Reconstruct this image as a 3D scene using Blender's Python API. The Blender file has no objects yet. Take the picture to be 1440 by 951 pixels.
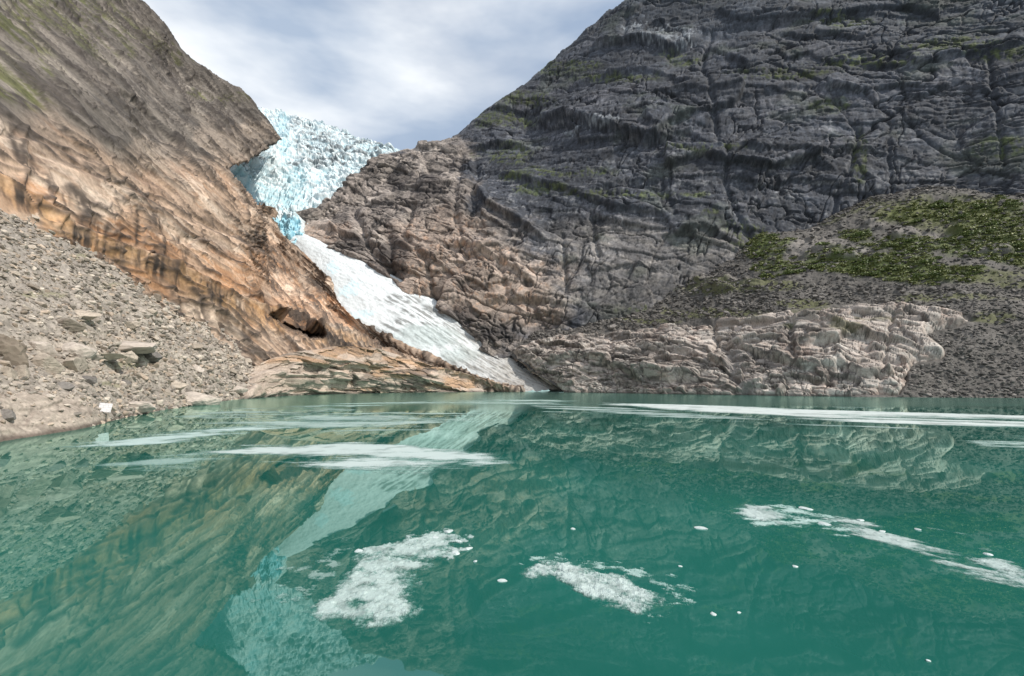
import bpy, math, random
import numpy as np
f32 = np.float32
S = bpy.context.scene
# ------------------------------------------------------------------ camera
FPX, CX, CY = 600.0, 720.0, 475.5            # focal length and centre in photograph pixels (1440 x 951)
PITCH = math.radians(6.1); CAMH = 3.5
cam = bpy.data.cameras.new('camera'); camo = bpy.data.objects.new('camera', cam)
S.collection.objects.link(camo); S.camera = camo
cam.sensor_width = 36; cam.lens = 36*FPX/1440; cam.clip_end = 20000; cam.clip_start = .1
camo.location = (0, 0, CAMH); camo.rotation_euler = (math.pi/2+PITCH, 0, 0)
# ------------------------------------------------------------------ sun + sky
SUN = np.array([.62, -.30, .74]); SUN /= np.linalg.norm(SUN)
sl = bpy.data.lights.new('sun', 'SUN'); sl.energy = 4.4; sl.angle = math.radians(1.2); sl.color = (1, .95, .87)
so = bpy.data.objects.new('sun', sl); S.collection.objects.link(so)
from mathutils import Vector
so.rotation_euler = Vector(SUN).to_track_quat('Z', 'Y').to_euler(); so.location = (100, -50, 400)
W = bpy.data.worlds.new('World'); S.world = W; W.use_nodes = True
def build_world():
    nt = W.node_tree; N = nt.nodes; L = nt.links; N.clear()
    out = N.new('ShaderNodeOutputWorld'); bg = N.new('ShaderNodeBackground'); bg2 = N.new('ShaderNodeBackground')
    sky = N.new('ShaderNodeTexSky'); sky.sky_type = 'NISHITA'; sky.sun_disc = False
    sky.sun_elevation = math.asin(SUN[2]); sky.sun_rotation = math.atan2(SUN[0], SUN[1])
    sky.air_density = 1.3; sky.dust_density = 1.0
    bg.inputs[1].default_value = .15
    L.new(sky.outputs[0], bg.inputs[0])
    tc = N.new('ShaderNodeTexCoord'); mp = N.new('ShaderNodeMapping'); mp.inputs['Rotation'].default_value = (0, math.radians(38), 0)
    mp.inputs['Scale'].default_value = (1.0, 1.6, 3.2); mp.inputs['Location'].default_value = (.35, .2, .1)
    nz = N.new('ShaderNodeTexNoise'); nz.inputs['Scale'].default_value = 1.0; nz.inputs['Detail'].default_value = 6
    nz.inputs['Roughness'].default_value = .58; nz.inputs['Distortion'].default_value = .35
    L.new(tc.outputs['Generated'], mp.inputs[0]); L.new(mp.outputs[0], nz.inputs[0])
    cr = N.new('ShaderNodeValToRGB'); cr.color_ramp.interpolation = 'EASE'
    e = cr.color_ramp.elements; e[0].position = .36; e[0].color = (.60, .60, .60, 1); e[1].position = .6; e[1].color = (1, 1, 1, 1)
    L.new(nz.outputs[0], cr.inputs[0])
    nz2 = N.new('ShaderNodeTexNoise'); nz2.inputs['Scale'].default_value = 2.2; nz2.inputs['Detail'].default_value = 5
    L.new(mp.outputs[0], nz2.inputs[0])
    cc = N.new('ShaderNodeValToRGB'); e = cc.color_ramp.elements
    e[0].position = .38; e[0].color = (.36, .44, .56, 1); e[1].position = .62; e[1].color = (.80, .83, .86, 1)
    L.new(nz2.outputs[0], cc.inputs[0]); L.new(cc.outputs[0], bg2.inputs[0]); bg2.inputs[1].default_value = 1.28
    mx = N.new('ShaderNodeMixShader'); L.new(cr.outputs[0], mx.inputs[0]); L.new(bg.outputs[0], mx.inputs[1]); L.new(bg2.outputs[0], mx.inputs[2])
    L.new(mx.outputs[0], out.inputs[0])
build_world()
S.view_settings.view_transform = 'Standard'; S.view_settings.look = 'None'; S.view_settings.gamma = 1
S.view_settings.exposure = 0.0
S.render.engine = 'CYCLES'
S.cycles.max_bounces = 5; S.cycles.diffuse_bounces = 2; S.cycles.glossy_bounces = 3; S.cycles.transparent_max_bounces = 6
S.cycles.use_denoising = True; S.cycles.use_adaptive_sampling = True
# ------------------------------------------------------------------ helpers
sP, cP = math.sin(PITCH), math.cos(PITCH)
def unproj(x, y, d):
    """world point on the sight line of photograph pixel (x, y) at world Y = d"""
    x = np.asarray(x, float); y = np.asarray(y, float); d = np.asarray(d, float)
    dx = x-CX; dy = FPX*cP-(CY-y)*sP; dz = FPX*sP+(CY-y)*cP
    t = d/dy
    return np.stack([dx*t, d, CAMH+dz*t], -1)
def ground(x, y, z=0.):
    x = np.asarray(x, float); y = np.asarray(y, float)
    dx = x-CX; dy = FPX*cP-(CY-y)*sP; dz = FPX*sP+(CY-y)*cP
    t = (z-CAMH)/dz
    return np.stack([dx*t, dy*t, dx*0+z], -1)
def proj(P):
    X, Y, Z = P[..., 0], P[..., 1], P[..., 2]-CAMH
    fwd = Y*cP+Z*sP; up = -Y*sP+Z*cP
    fwd = np.where(fwd < .1, .1, fwd)
    return CX+FPX*X/fwd, CY-FPX*up/fwd
def hsh(i, j, seed):
    h = (i.astype(np.int64)*374761393+j.astype(np.int64)*668265263+seed*1274126177) & 0xffffffff
    h = ((h ^ (h >> 13))*1274126177) & 0xffffffff
    return (h ^ (h >> 16)) & 0xffffffff
def rnd(i, j, seed): return (hsh(i, j, seed)/4294967296.).astype(f32)
_G = np.array([[math.cos(k*math.pi/8), math.sin(k*math.pi/8)] for k in range(16)], f32)
def pn(x, y, seed=0):
    xi = np.floor(x); yi = np.floor(y); fx = (x-xi).astype(f32); fy = (y-yi).astype(f32)
    xi = xi.astype(np.int64); yi = yi.astype(np.int64)
    u = fx*fx*fx*(fx*(fx*6-15)+10); v = fy*fy*fy*(fy*(fy*6-15)+10)
    def g(i, j):
        k = _G[hsh(xi+i, yi+j, seed) & 15]
        return k[..., 0]*(fx-i)+k[..., 1]*(fy-j)
    a = g(0, 0); b = g(1, 0); c = g(0, 1); d = g(1, 1)
    a = a+u*(b-a); c = c+u*(d-c)
    return (a+v*(c-a))*1.5
def fbm(x, y, o=4, seed=0, gain=.5):
    s = 0; a = 1.; n = 0
    for k in range(o):
        s = s+a*pn(x, y, seed+k*17); n += a; a *= gain; x = x*2.03+7.1; y = y*2.03-3.3
    return s/n
def ridged(x, y, o=4, seed=0, gain=.55):
    s = 0; a = 1.; n = 0
    for k in range(o):
        r = 1-np.abs(pn(x, y, seed+k*13))*2; s = s+a*r*r; n += a; a *= gain; x = x*2.1+5.2; y = y*2.1+1.7
    return s/n
def worley(x, y, seed=0):
    xi = np.floor(x).astype(np.int64); yi = np.floor(y).astype(np.int64)
    f1 = np.full(x.shape, 9., f32); f2 = f1.copy(); idx = np.zeros(x.shape, np.int64); idy = idx.copy()
    ox = np.zeros(x.shape, f32); oy = ox.copy()
    for i in (-1, 0, 1):
        for j in (-1, 0, 1):
            ci = xi+i; cj = yi+j
            dx = (x-ci-.1-.8*rnd(ci, cj, seed)).astype(f32); dy = (y-cj-.1-.8*rnd(ci, cj, seed+5)).astype(f32)
            d = np.sqrt(dx*dx+dy*dy)
            m = d < f1
            f2 = np.where(m, f1, np.minimum(f2, d)); f1 = np.where(m, d, f1)
            idx = np.where(m, ci, idx); idy = np.where(m, cj, idy); ox = np.where(m, dx, ox); oy = np.where(m, dy, oy)
    return f1, f2-f1, idx, idy, ox, oy
def hs3(i, j, k, seed): return hsh(i+k*7919, j-k*104729, seed+3)
_G3 = np.array([[1,1,0],[-1,1,0],[1,-1,0],[-1,-1,0],[1,0,1],[-1,0,1],[1,0,-1],[-1,0,-1],[0,1,1],[0,-1,1],[0,1,-1],[0,-1,-1],[1,1,0],[-1,1,0],[0,-1,1],[0,-1,-1]], f32)
def pn3(x, y, z, seed=0):
    xi = np.floor(x); yi = np.floor(y); zi = np.floor(z); fx = (x-xi).astype(f32); fy = (y-yi).astype(f32); fz = (z-zi).astype(f32)
    xi = xi.astype(np.int64); yi = yi.astype(np.int64); zi = zi.astype(np.int64)
    u = fx*fx*(3-2*fx); v = fy*fy*(3-2*fy); w = fz*fz*(3-2*fz)
    def g(i, j, k):
        q = _G3[hs3(xi+i, yi+j, zi+k, seed) & 15]
        return q[..., 0]*(fx-i)+q[..., 1]*(fy-j)+q[..., 2]*(fz-k)
    def pl(k):
        a = g(0, 0, k); b = g(1, 0, k); c = g(0, 1, k); d = g(1, 1, k)
        a = a+u*(b-a); c = c+u*(d-c); return a+v*(c-a)
    a = pl(0); return a+w*(pl(1)-a)
def fbm3(P, sc, o=4, seed=0, gain=.55, st=(1, 1, 1)):
    s = 0; a = 1.; n = 0; x, y, z = P[..., 0]/sc*st[0], P[..., 1]/sc*st[1], P[..., 2]/sc*st[2]
    for k in range(o):
        s = s+a*pn3(x, y, z, seed+k*19); n += a; a *= gain; x = x*2.03+3.1; y = y*2.03-7.3; z = z*2.03+1.9
    return s/n
def blur(d, n):
    for _ in range(n):
        for ax in (0, 1):
            e = d.copy()
            sl = [slice(None)]*d.ndim; a_ = sl[:]; b_ = sl[:]; c_ = sl[:]
            a_[ax] = slice(1, -1); b_[ax] = slice(0, -2); c_[ax] = slice(2, None)
            e[tuple(a_)] = .5*d[tuple(a_)]+.25*(d[tuple(b_)]+d[tuple(c_)]); d = e
    return d
def facets(x, y, seed, tilt=1.):
    """broken blocks: each cell its own height and lean; returns height (-.5.. .5) and distance to its joint"""
    wx = x+.35*pn(x*.9, y*.9, seed+50)+.1*pn(x*3.1, y*3.1, seed+51); wy = y+.35*pn(x*.9+9, y*.9, seed+52)+.1*pn(x*3.1, y*3.1+4, seed+53)
    f1, e, i, j, ox, oy = worley(wx, wy, seed)
    h = rnd(i, j, seed+1)-.5+tilt*((rnd(i, j, seed+2)-.5)*ox+(rnd(i, j, seed+3)-.5)*oy)*1.6
    return h, e, rnd(i, j, seed+4)
def facets3(X, sc, seed, tilt=1.):
    """the same in space: blocks of size sc along the axes of X"""
    x, y, z = [(X[..., k]/sc[k]).astype(f32) for k in range(3)]
    wv = pn3(x*1.1, y*1.1, z*1.1, seed+50); wu = pn3(x*1.1+7, y*1.1, z*1.1+3, seed+51); x = x+.45*wv; y = y+.45*wu; z = z-.3*wv
    xi = np.floor(x-.5).astype(np.int64); yi = np.floor(y-.5).astype(np.int64); zi = np.floor(z-.5).astype(np.int64)
    f1 = np.full(x.shape, 9., f32); f2 = f1.copy(); H = np.zeros(x.shape, np.int64); o = np.zeros(x.shape+(3,), f32)
    for i in (0, 1):
        for j in (0, 1):
            for k in (0, 1):
                h = hs3(xi+i, yi+j, zi+k, seed)
                dx = x-(xi+i)-.25-.5*((h & 1023)/1023.); dy = y-(yi+j)-.25-.5*(((h >> 10) & 1023)/1023.); dz = z-(zi+k)-.25-.5*(((h >> 20) & 1023)/1023.)
                dd = np.sqrt(dx*dx+dy*dy+dz*dz).astype(f32); m = dd < f1
                f2 = np.where(m, f1, np.minimum(f2, dd)); f1 = np.where(m, dd, f1); H = np.where(m, h, H)
                o = np.where(m[..., None], np.stack([dx, dy, dz], -1), o)
    q = lambda s_: (hsh(H & 0xffff, H >> 16, s_)/4294967296.).astype(f32)
    h = q(1)-.5+tilt*1.5*((q(2)-.5)*o[..., 0]+(q(3)-.5)*o[..., 1]+(q(4)-.5)*o[..., 2])
    return h.astype(f32), f2-f1, q(5)
def cracks3(X, sc, seed, w=.03, gate=.0):
    Y = (X/np.array(sc, f32)).astype(f32); n = fbm3(Y, 1, 4, 1500+seed, .5); g = fbm3(Y+5, 2.2, 2, 1530+seed)
    return (np.exp(-(n/w)**2)*sst(g, -.12+gate, .12+gate)).astype(f32)
def shingle(x, y, seed, k=.9):
    """overlapping sheets of rock: slow rise, sharp drop, each sheet breaking off along its length"""
    w = y+k*fbm(x*.35, y*.35, 3, seed)
    n = np.floor(w); fr = w-n
    am = np.clip(.55+1.1*pn(x*.5+n*7.7, n*3.1+.5, seed+3), 0, 1)
    return (fr**1.6)*am, fr
def sst(x, a, b):
    t = np.clip((x-a)/(b-a), 0, 1); return t*t*(3-2*t)
def segdist(px, py, poly, closed=False):
    pts = list(poly)+([poly[0]] if closed else [])
    best = np.full(px.shape, 1e9, f32)
    inside = np.zeros(px.shape, bool); side = np.zeros(px.shape, f32)
    for (x0, y0), (x1, y1) in zip(pts[:-1], pts[1:]):
        vx, vy = x1-x0, y1-y0; l2 = vx*vx+vy*vy+1e-9
        t = np.clip(((px-x0)*vx+(py-y0)*vy)/l2, 0, 1)
        d = np.hypot(px-x0-t*vx, py-y0-t*vy).astype(f32)
        m = d < best
        best = np.where(m, d, best); side = np.where(m, np.sign(vx*(py-y0)-vy*(px-x0)), side)
        if closed and y0 != y1:
            c = ((y0 > py) != (y1 > py)) & (px < (x1-x0)*(py-y0)/(y1-y0)+x0)
            inside ^= c
    if closed: return np.where(inside, best, -best)
    return best, side
def pmask(px, py, poly, soft, wob=None):
    d = segdist(px, py, poly, True)
    if wob is not None: d = d+wob
    return sst(d, -soft, soft)
def mixc(c, c2, m):
    m = np.clip(m, 0, 1)[..., None]; return c*(1-m)+np.asarray(c2, f32)*m
def blobs(px, py, L, wob=0):
    """soft ellipses (x, y, rx, ry): the mask of patches"""
    m = np.zeros(px.shape, f32)
    for x, y, rx, ry in L:
        m = np.maximum(m, 1-np.hypot((px-x)/rx, (py-y)/ry)+wob)
    return sst(m, 0, .5)
def catmull(C, t):
    """C (n, ..) control values, t in 0..n-1"""
    n = len(C); i = np.clip(np.floor(t).astype(int), 0, n-2); u = (t-i)
    g = lambda k: C[np.clip(k, 0, n-1)]
    p0 = np.where((i == 0)[(...,)+(None,)*(C.ndim-1)], 2*g(i)-g(i+1), g(i-1)); p3 = np.where((i == n-2)[(...,)+(None,)*(C.ndim-1)], 2*g(i+1)-g(i), g(i+2))
    p1 = g(i); p2 = g(i+1); u = u[(...,)+(None,)*(C.ndim-1)]
    return .5*((2*p1)+(-p0+p2)*u+(2*p0-5*p1+4*p2-p3)*u*u+(-p0+3*p1-3*p2+p3)*u**3)
def resample(poly, n):
    """polyline of (x, y, d): n points evenly along its pixel length"""
    A = np.array(poly, float); s = np.r_[0, np.cumsum(np.hypot(*np.diff(A[:, :2], axis=0).T))]
    t = np.linspace(0, s[-1], n)
    return np.stack([np.interp(t, s, A[:, k]) for k in range(A.shape[1])], -1)
class Sheet:
    def __init__(s, rows, nu, nv, rowt=None, nctl=14, even=True):
        R = np.array([unproj(*resample(r, nctl).T) if even else unproj(*np.array(r, float).T) for r in rows])   # (rows, ctl, 3)
        n = R.shape[1]
        A = catmull(np.swapaxes(R, 0, 1), np.linspace(0, n-1, nu))            # (nu, rows, 3)
        t = np.linspace(0, len(rows)-1, nv) if rowt is None else np.interp(np.linspace(0, 1, nv), rowt, np.arange(len(rows)))
        s.P = catmull(np.swapaxes(A, 0, 1), t)                               # (nv, nu, 3)
        s.calc()
    def calc(s):
        P = s.P; du = np.gradient(P, axis=1); dv = np.gradient(P, axis=0)
        N = np.cross(du, dv); N /= np.linalg.norm(N, axis=-1, keepdims=True)+1e-9
        c = np.array([0, 0, CAMH])-P
        if (N*c).sum(-1).mean() < 0: N = -N
        s.N = N; s.px, s.py = [q.astype(f32) for q in proj(P)]
        m = N.reshape(-1, 3).mean(0); m /= np.linalg.norm(m); s.m = m
        e1 = np.cross([0, 0, 1], m); e1 /= np.linalg.norm(e1); s.e1 = e1; s.e2 = np.cross(m, e1)
        s.a = (P@s.e1).astype(f32); s.b = (P@s.e2).astype(f32)
    def disp(s, d, nb=2, fine=.3, fs=3., seed=0, sharp=0, strata=None):
        d = blur(np.asarray(d, f32), nb)+sharp
        Q = s.P+s.N*d[..., None]
        du = np.gradient(Q, axis=1); dv = np.gradient(Q, axis=0); N = np.cross(du, dv); N /= np.linalg.norm(N, axis=-1, keepdims=True)+1e-9
        N *= np.sign((N*s.N).sum(-1, keepdims=True)+1e-6)
        s.R = Q; far = np.clip(Q[..., 1]/180, .25, 1.3)
        bed = 0
        for pr, am, dip in (strata or ()):
            w = (Q@np.array(dip)).astype(f32)/pr+1.3*fbm3(Q, pr*9, 3, 960+seed); n_ = np.floor(w); fr = w-n_
            k = np.clip(.5+1.6*fbm3(Q+n_[..., None]*np.array([3.7, 1.3, 0]), pr*3, 2, 970+seed), 0, 1)
            bed = bed+am*k*(fr*sst(-fr, -1, -.86)-.35)
        s.bed = bed
        f = fbm3(Q, fs, 4, 900+seed, .6); r = fbm3(Q, fs*.45, 3, 940+seed, .6)
        s.f = f; s.r = r
        s.Q = Q+N*(far*(fine*(2.2*f+.8*(.4-np.abs(r)*2.2))+bed))[..., None]
    def lonlat(s, x, y, layer=None):
        qx, qy = s.qxy; k = np.argmin((qx-x)**2+(qy-y)**2); return s.Q.reshape(-1, 3)[k], s.N.reshape(-1, 3)[k]
    def fin(s):
        a, b = proj(s.Q); s.qxy = (a.ravel(), b.ravel())
def link(name, me, mat, parent=None):
    o = bpy.data.objects.new(name, me); S.collection.objects.link(o); o.parent = parent
    if mat and not me.materials: me.materials.append(mat)
    return o
def tag(o, label=None, cat=None, group=None, kind=None):
    if label: o['label'] = label
    if cat: o['category'] = cat
    if group: o['group'] = group
    if kind: o['kind'] = kind
    return o
def rawmesh(name, V, F, k, smooth=True):
    """V (n,3), F (m,k) int"""
    me = bpy.data.meshes.new(name); V = np.ascontiguousarray(V, f32); F = np.ascontiguousarray(F, np.int32)
    me.vertices.add(len(V)); me.vertices.foreach_set('co', V.ravel())
    me.loops.add(F.size); me.loops.foreach_set('vertex_index', F.ravel())
    me.polygons.add(len(F)); me.polygons.foreach_set('loop_start', np.arange(0, F.size, k, dtype=np.int32))
    me.polygons.foreach_set('use_smooth', np.full(len(F), smooth))
    me.update(calc_edges=True)
    return me
def setcol(me, C, name='Col'):
    at = me.color_attributes.new(name, 'FLOAT_COLOR', 'POINT')
    D = np.ones((len(me.vertices), 4), f32); D[:, :C.shape[-1]] = C.reshape(-1, C.shape[-1]); at.data.foreach_set('color', D.ravel())
def gridmesh(name, Q, C, mat, keep=None, smooth=True, alpha=None):
    nv, nu = Q.shape[:2]
    I = np.arange(nv*nu).reshape(nv, nu)
    F = np.stack([I[:-1, :-1], I[:-1, 1:], I[1:, 1:], I[1:, :-1]], -1).reshape(-1, 4)
    n = np.cross(Q[0, 1]-Q[0, 0], Q[1, 0]-Q[0, 0])
    if keep is not None:
        kf = (keep[:-1, :-1] & keep[:-1, 1:] & keep[1:, 1:] & keep[1:, :-1]).ravel(); F = F[kf]
    used = np.unique(F); remap = np.full(nv*nu, -1); remap[used] = np.arange(len(used)); F = remap[F]
    V = Q.reshape(-1, 3)[used]; me = rawmesh(name, V, F[:, ::-1], 4, smooth)
    if C is not None:
        cc = C.reshape(-1, 3)[used]
        if alpha is not None: cc = np.concatenate([cc, alpha.reshape(-1, 1)[used]], 1)
        setcol(me, cc)
    return link(name, me, mat)
# ------------------------------------------------------------------ materials
def mat_rock(name, rough=.85, fine=2.0, bump=.6, var=.35, spec=.3):
    m = bpy.data.materials.new(name); m.use_nodes = True; nt = m.node_tree; N = nt.nodes; L = nt.links
    b = N['Principled BSDF']; b.inputs['Roughness'].default_value = rough; b.inputs['Specular IOR Level'].default_value = spec
    at = N.new('ShaderNodeAttribute'); at.attribute_name = 'Col'
    tc = N.new('ShaderNodeTexCoord')
    nz = N.new('ShaderNodeTexNoise'); nz.inputs['Scale'].default_value = fine; nz.inputs['Detail'].default_value = 8; nz.inputs['Roughness'].default_value = .65
    L.new(tc.outputs['Object'], nz.inputs[0])
    mr = N.new('ShaderNodeMapRange'); mr.inputs[1].default_value = .3; mr.inputs[2].default_value = .7
    mr.inputs[3].default_value = 1-var; mr.inputs[4].default_value = 1+var
    L.new(nz.outputs[0], mr.inputs[0])
    mx = N.new('ShaderNodeVectorMath'); mx.operation = 'SCALE'
    L.new(at.outputs[0], mx.inputs[0]); L.new(mr.outputs[0], mx.inputs[3]); L.new(mx.outputs[0], b.inputs[0])
    bp = N.new('ShaderNodeBump'); bp.inputs[0].default_value = bump; bp.inputs[1].default_value = .4
    L.new(nz.outputs[0], bp.inputs[2]); L.new(bp.outputs[0], b.inputs['Normal'])
    return m
M_rock = mat_rock('weathered_rock', fine=.9, bump=.8, var=.35)
M_near = mat_rock('shore_rock', fine=2.6, bump=.7)
M_ice = mat_rock('glacier_ice', rough=.45, fine=.9, bump=.5, var=.12, spec=.5)
M_snow = mat_rock('old_snow', rough=.6, fine=.8, bump=.35, var=.08)
def mat_boulder(name, c1, c2, fine=3.):
    m = bpy.data.materials.new(name); m.use_nodes = True; nt = m.node_tree; N = nt.nodes; L = nt.links
    b = N['Principled BSDF']; b.inputs['Roughness'].default_value = .9; b.inputs['Specular IOR Level'].default_value = .25
    oi = N.new('ShaderNodeObjectInfo'); cr = N.new('ShaderNodeValToRGB'); e = cr.color_ramp.elements
    e[0].color = (*c1, 1); e[1].color = (*c2, 1); L.new(oi.outputs['Random'], cr.inputs[0])
    tc = N.new('ShaderNodeTexCoord'); nz = N.new('ShaderNodeTexNoise'); nz.inputs['Scale'].default_value = fine; nz.inputs['Detail'].default_value = 8
    nz.inputs['Roughness'].default_value = .7
    L.new(tc.outputs['Object'], nz.inputs[0])
    mr = N.new('ShaderNodeMapRange'); mr.inputs[1].default_value = .3; mr.inputs[2].default_value = .7; mr.inputs[3].default_value = .6; mr.inputs[4].default_value = 1.35
    L.new(nz.outputs[0], mr.inputs[0]); mx = N.new('ShaderNodeVectorMath'); mx.operation = 'SCALE'
    L.new(cr.outputs[0], mx.inputs[0]); L.new(mr.outputs[0], mx.inputs[3]); L.new(mx.outputs[0], b.inputs[0])
    bp = N.new('ShaderNodeBump'); bp.inputs[0].default_value = .5; bp.inputs[1].default_value = .1
    L.new(nz.outputs[0], bp.inputs[2]); L.new(bp.outputs[0], b.inputs['Normal'])
    return m
M_boul = mat_boulder('granite_boulder', (.22, .185, .15), (.44, .375, .31))
M_pale = mat_boulder('pale_granite', (.44, .38, .33), (.52, .46, .40))
M_dark = mat_boulder('dark_granite', (.10, .092, .085), (.22, .20, .185))
def water_mat():
    m = bpy.data.materials.new('lake_water'); m.use_nodes = True; nt = m.node_tree; N = nt.nodes; L = nt.links; N.clear()
    out = N.new('ShaderNodeOutputMaterial'); df = N.new('ShaderNodeBsdfDiffuse'); gl = N.new('ShaderNodeBsdfGlossy'); mx = N.new('ShaderNodeMixShader')
    fr = N.new('ShaderNodeFresnel'); fr.inputs[0].default_value = 2.15
    geo = N.new('ShaderNodeNewGeometry')
    # silt colour drifts slowly over the lake
    n0 = N.new('ShaderNodeTexNoise'); n0.inputs['Scale'].default_value = .09; n0.inputs['Detail'].default_value = 3; L.new(geo.outputs['Position'], n0.inputs[0])
    cr = N.new('ShaderNodeValToRGB'); e = cr.color_ramp.elements; e[0].position = .35; e[1].position = .65
    e[0].color = (.010, .090, .071, 1); e[1].color = (.017, .136, .109, 1)
    L.new(n0.outputs[0], cr.inputs[0]); L.new(cr.outputs[0], df.inputs[0])
    # wind: calm near, ruffled in lanes by the far shore
    sx = N.new('ShaderNodeSeparateXYZ'); L.new(geo.outputs['Position'], sx.inputs[0])
    mp = N.new('ShaderNodeMapping'); mp.inputs['Scale'].default_value = (.012, .09, 1); mp.inputs['Rotation'].default_value = (0, 0, .12); L.new(geo.outputs['Position'], mp.inputs[0])
    n1 = N.new('ShaderNodeTexNoise'); n1.inputs['Scale'].default_value = 1; n1.inputs['Detail'].default_value = 3; L.new(mp.outputs[0], n1.inputs[0])
    ad = N.new('ShaderNodeMath'); ad.operation = 'MULTIPLY_ADD'; L.new(n1.outputs[0], ad.inputs[0]); ad.inputs[1].default_value = 45; L.new(sx.outputs[1], ad.inputs[2])
    far = N.new('ShaderNodeMapRange'); far.inputs[1].default_value = 76; far.inputs[2].default_value = 98; L.new(ad.outputs[0], far.inputs[0])
    rg = N.new('ShaderNodeMapRange'); rg.inputs[3].default_value = .012; rg.inputs[4].default_value = .16; L.new(far.outputs[0], rg.inputs[0])
    L.new(rg.outputs[0], gl.inputs['Roughness'])
    n2 = N.new('ShaderNodeTexNoise'); n2.inputs['Scale'].default_value = 1.1; n2.inputs['Detail'].default_value = 4; L.new(geo.outputs['Position'], n2.inputs[0])
    st = N.new('ShaderNodeMapRange'); st.inputs[3].default_value = .008; st.inputs[4].default_value = .10; L.new(far.outputs[0], st.inputs[0])
    bp = N.new('ShaderNodeBump'); bp.inputs[1].default_value = .12; L.new(st.outputs[0], bp.inputs[0]); L.new(n2.outputs[0], bp.inputs[2])
    L.new(bp.outputs[0], gl.inputs['Normal']); L.new(bp.outputs[0], fr.inputs['Normal'])
    gl.inputs[0].default_value = (.70, .92, .84, 1)
    L.new(fr.outputs[0], mx.inputs[0]); L.new(df.outputs[0], mx.inputs[1]); L.new(gl.outputs[0], mx.inputs[2]); L.new(mx.outputs[0], out.inputs[0])
    return m
M_water = water_mat()
def slush_mat(name, rough=.5):
    m = bpy.data.materials.new(name); m.use_nodes = True; nt = m.node_tree; N = nt.nodes; L = nt.links
    b = N['Principled BSDF']; b.inputs['Roughness'].default_value = rough
    at = N.new('ShaderNodeAttribute'); at.attribute_name = 'Col'
    geo = N.new('ShaderNodeNewGeometry'); nz = N.new('ShaderNodeTexNoise'); nz.inputs['Scale'].default_value = 22; nz.inputs['Detail'].default_value = 5; L.new(geo.outputs['Position'], nz.inputs[0])
    bp = N.new('ShaderNodeBump'); bp.inputs[0].default_value = .5; bp.inputs[1].default_value = .03; L.new(nz.outputs[0], bp.inputs[2]); L.new(bp.outputs[0], b.inputs['Normal'])
    L.new(at.outputs['Color'], b.inputs[0]); L.new(at.outputs['Alpha'], b.inputs['Alpha'])
    return m
M_slush = slush_mat('slush_ice')
def plain_mat(name, c, rough=.6):
    m = bpy.data.materials.new(name); m.use_nodes = True; nt = m.node_tree; b = nt.nodes['Principled BSDF']
    nz = nt.nodes.new('ShaderNodeTexNoise'); nz.inputs['Scale'].default_value = 9; nz.inputs['Detail'].default_value = 5
    cr = nt.nodes.new('ShaderNodeValToRGB'); e = cr.color_ramp.elements; e[0].position = .3; e[1].position = .7
    e[0].color = (*[q*.75 for q in c], 1); e[1].color = (*[min(1, q*1.15) for q in c], 1)
    nt.links.new(nz.outputs[0], cr.inputs[0]); nt.links.new(cr.outputs[0], b.inputs[0]); b.inputs['Roughness'].default_value = rough
    return m
# ================================================================== THE LAKE
me = rawmesh('water', np.array([[-400, -80, 0], [420, -80, 0], [420, 420, 0], [-400, 420, 0]], float), np.array([[0, 1, 2, 3]]), 4)
tag(link('water', me, M_water), 'turquoise glacial lake water mirroring the mountains', 'water', kind='structure')
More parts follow.
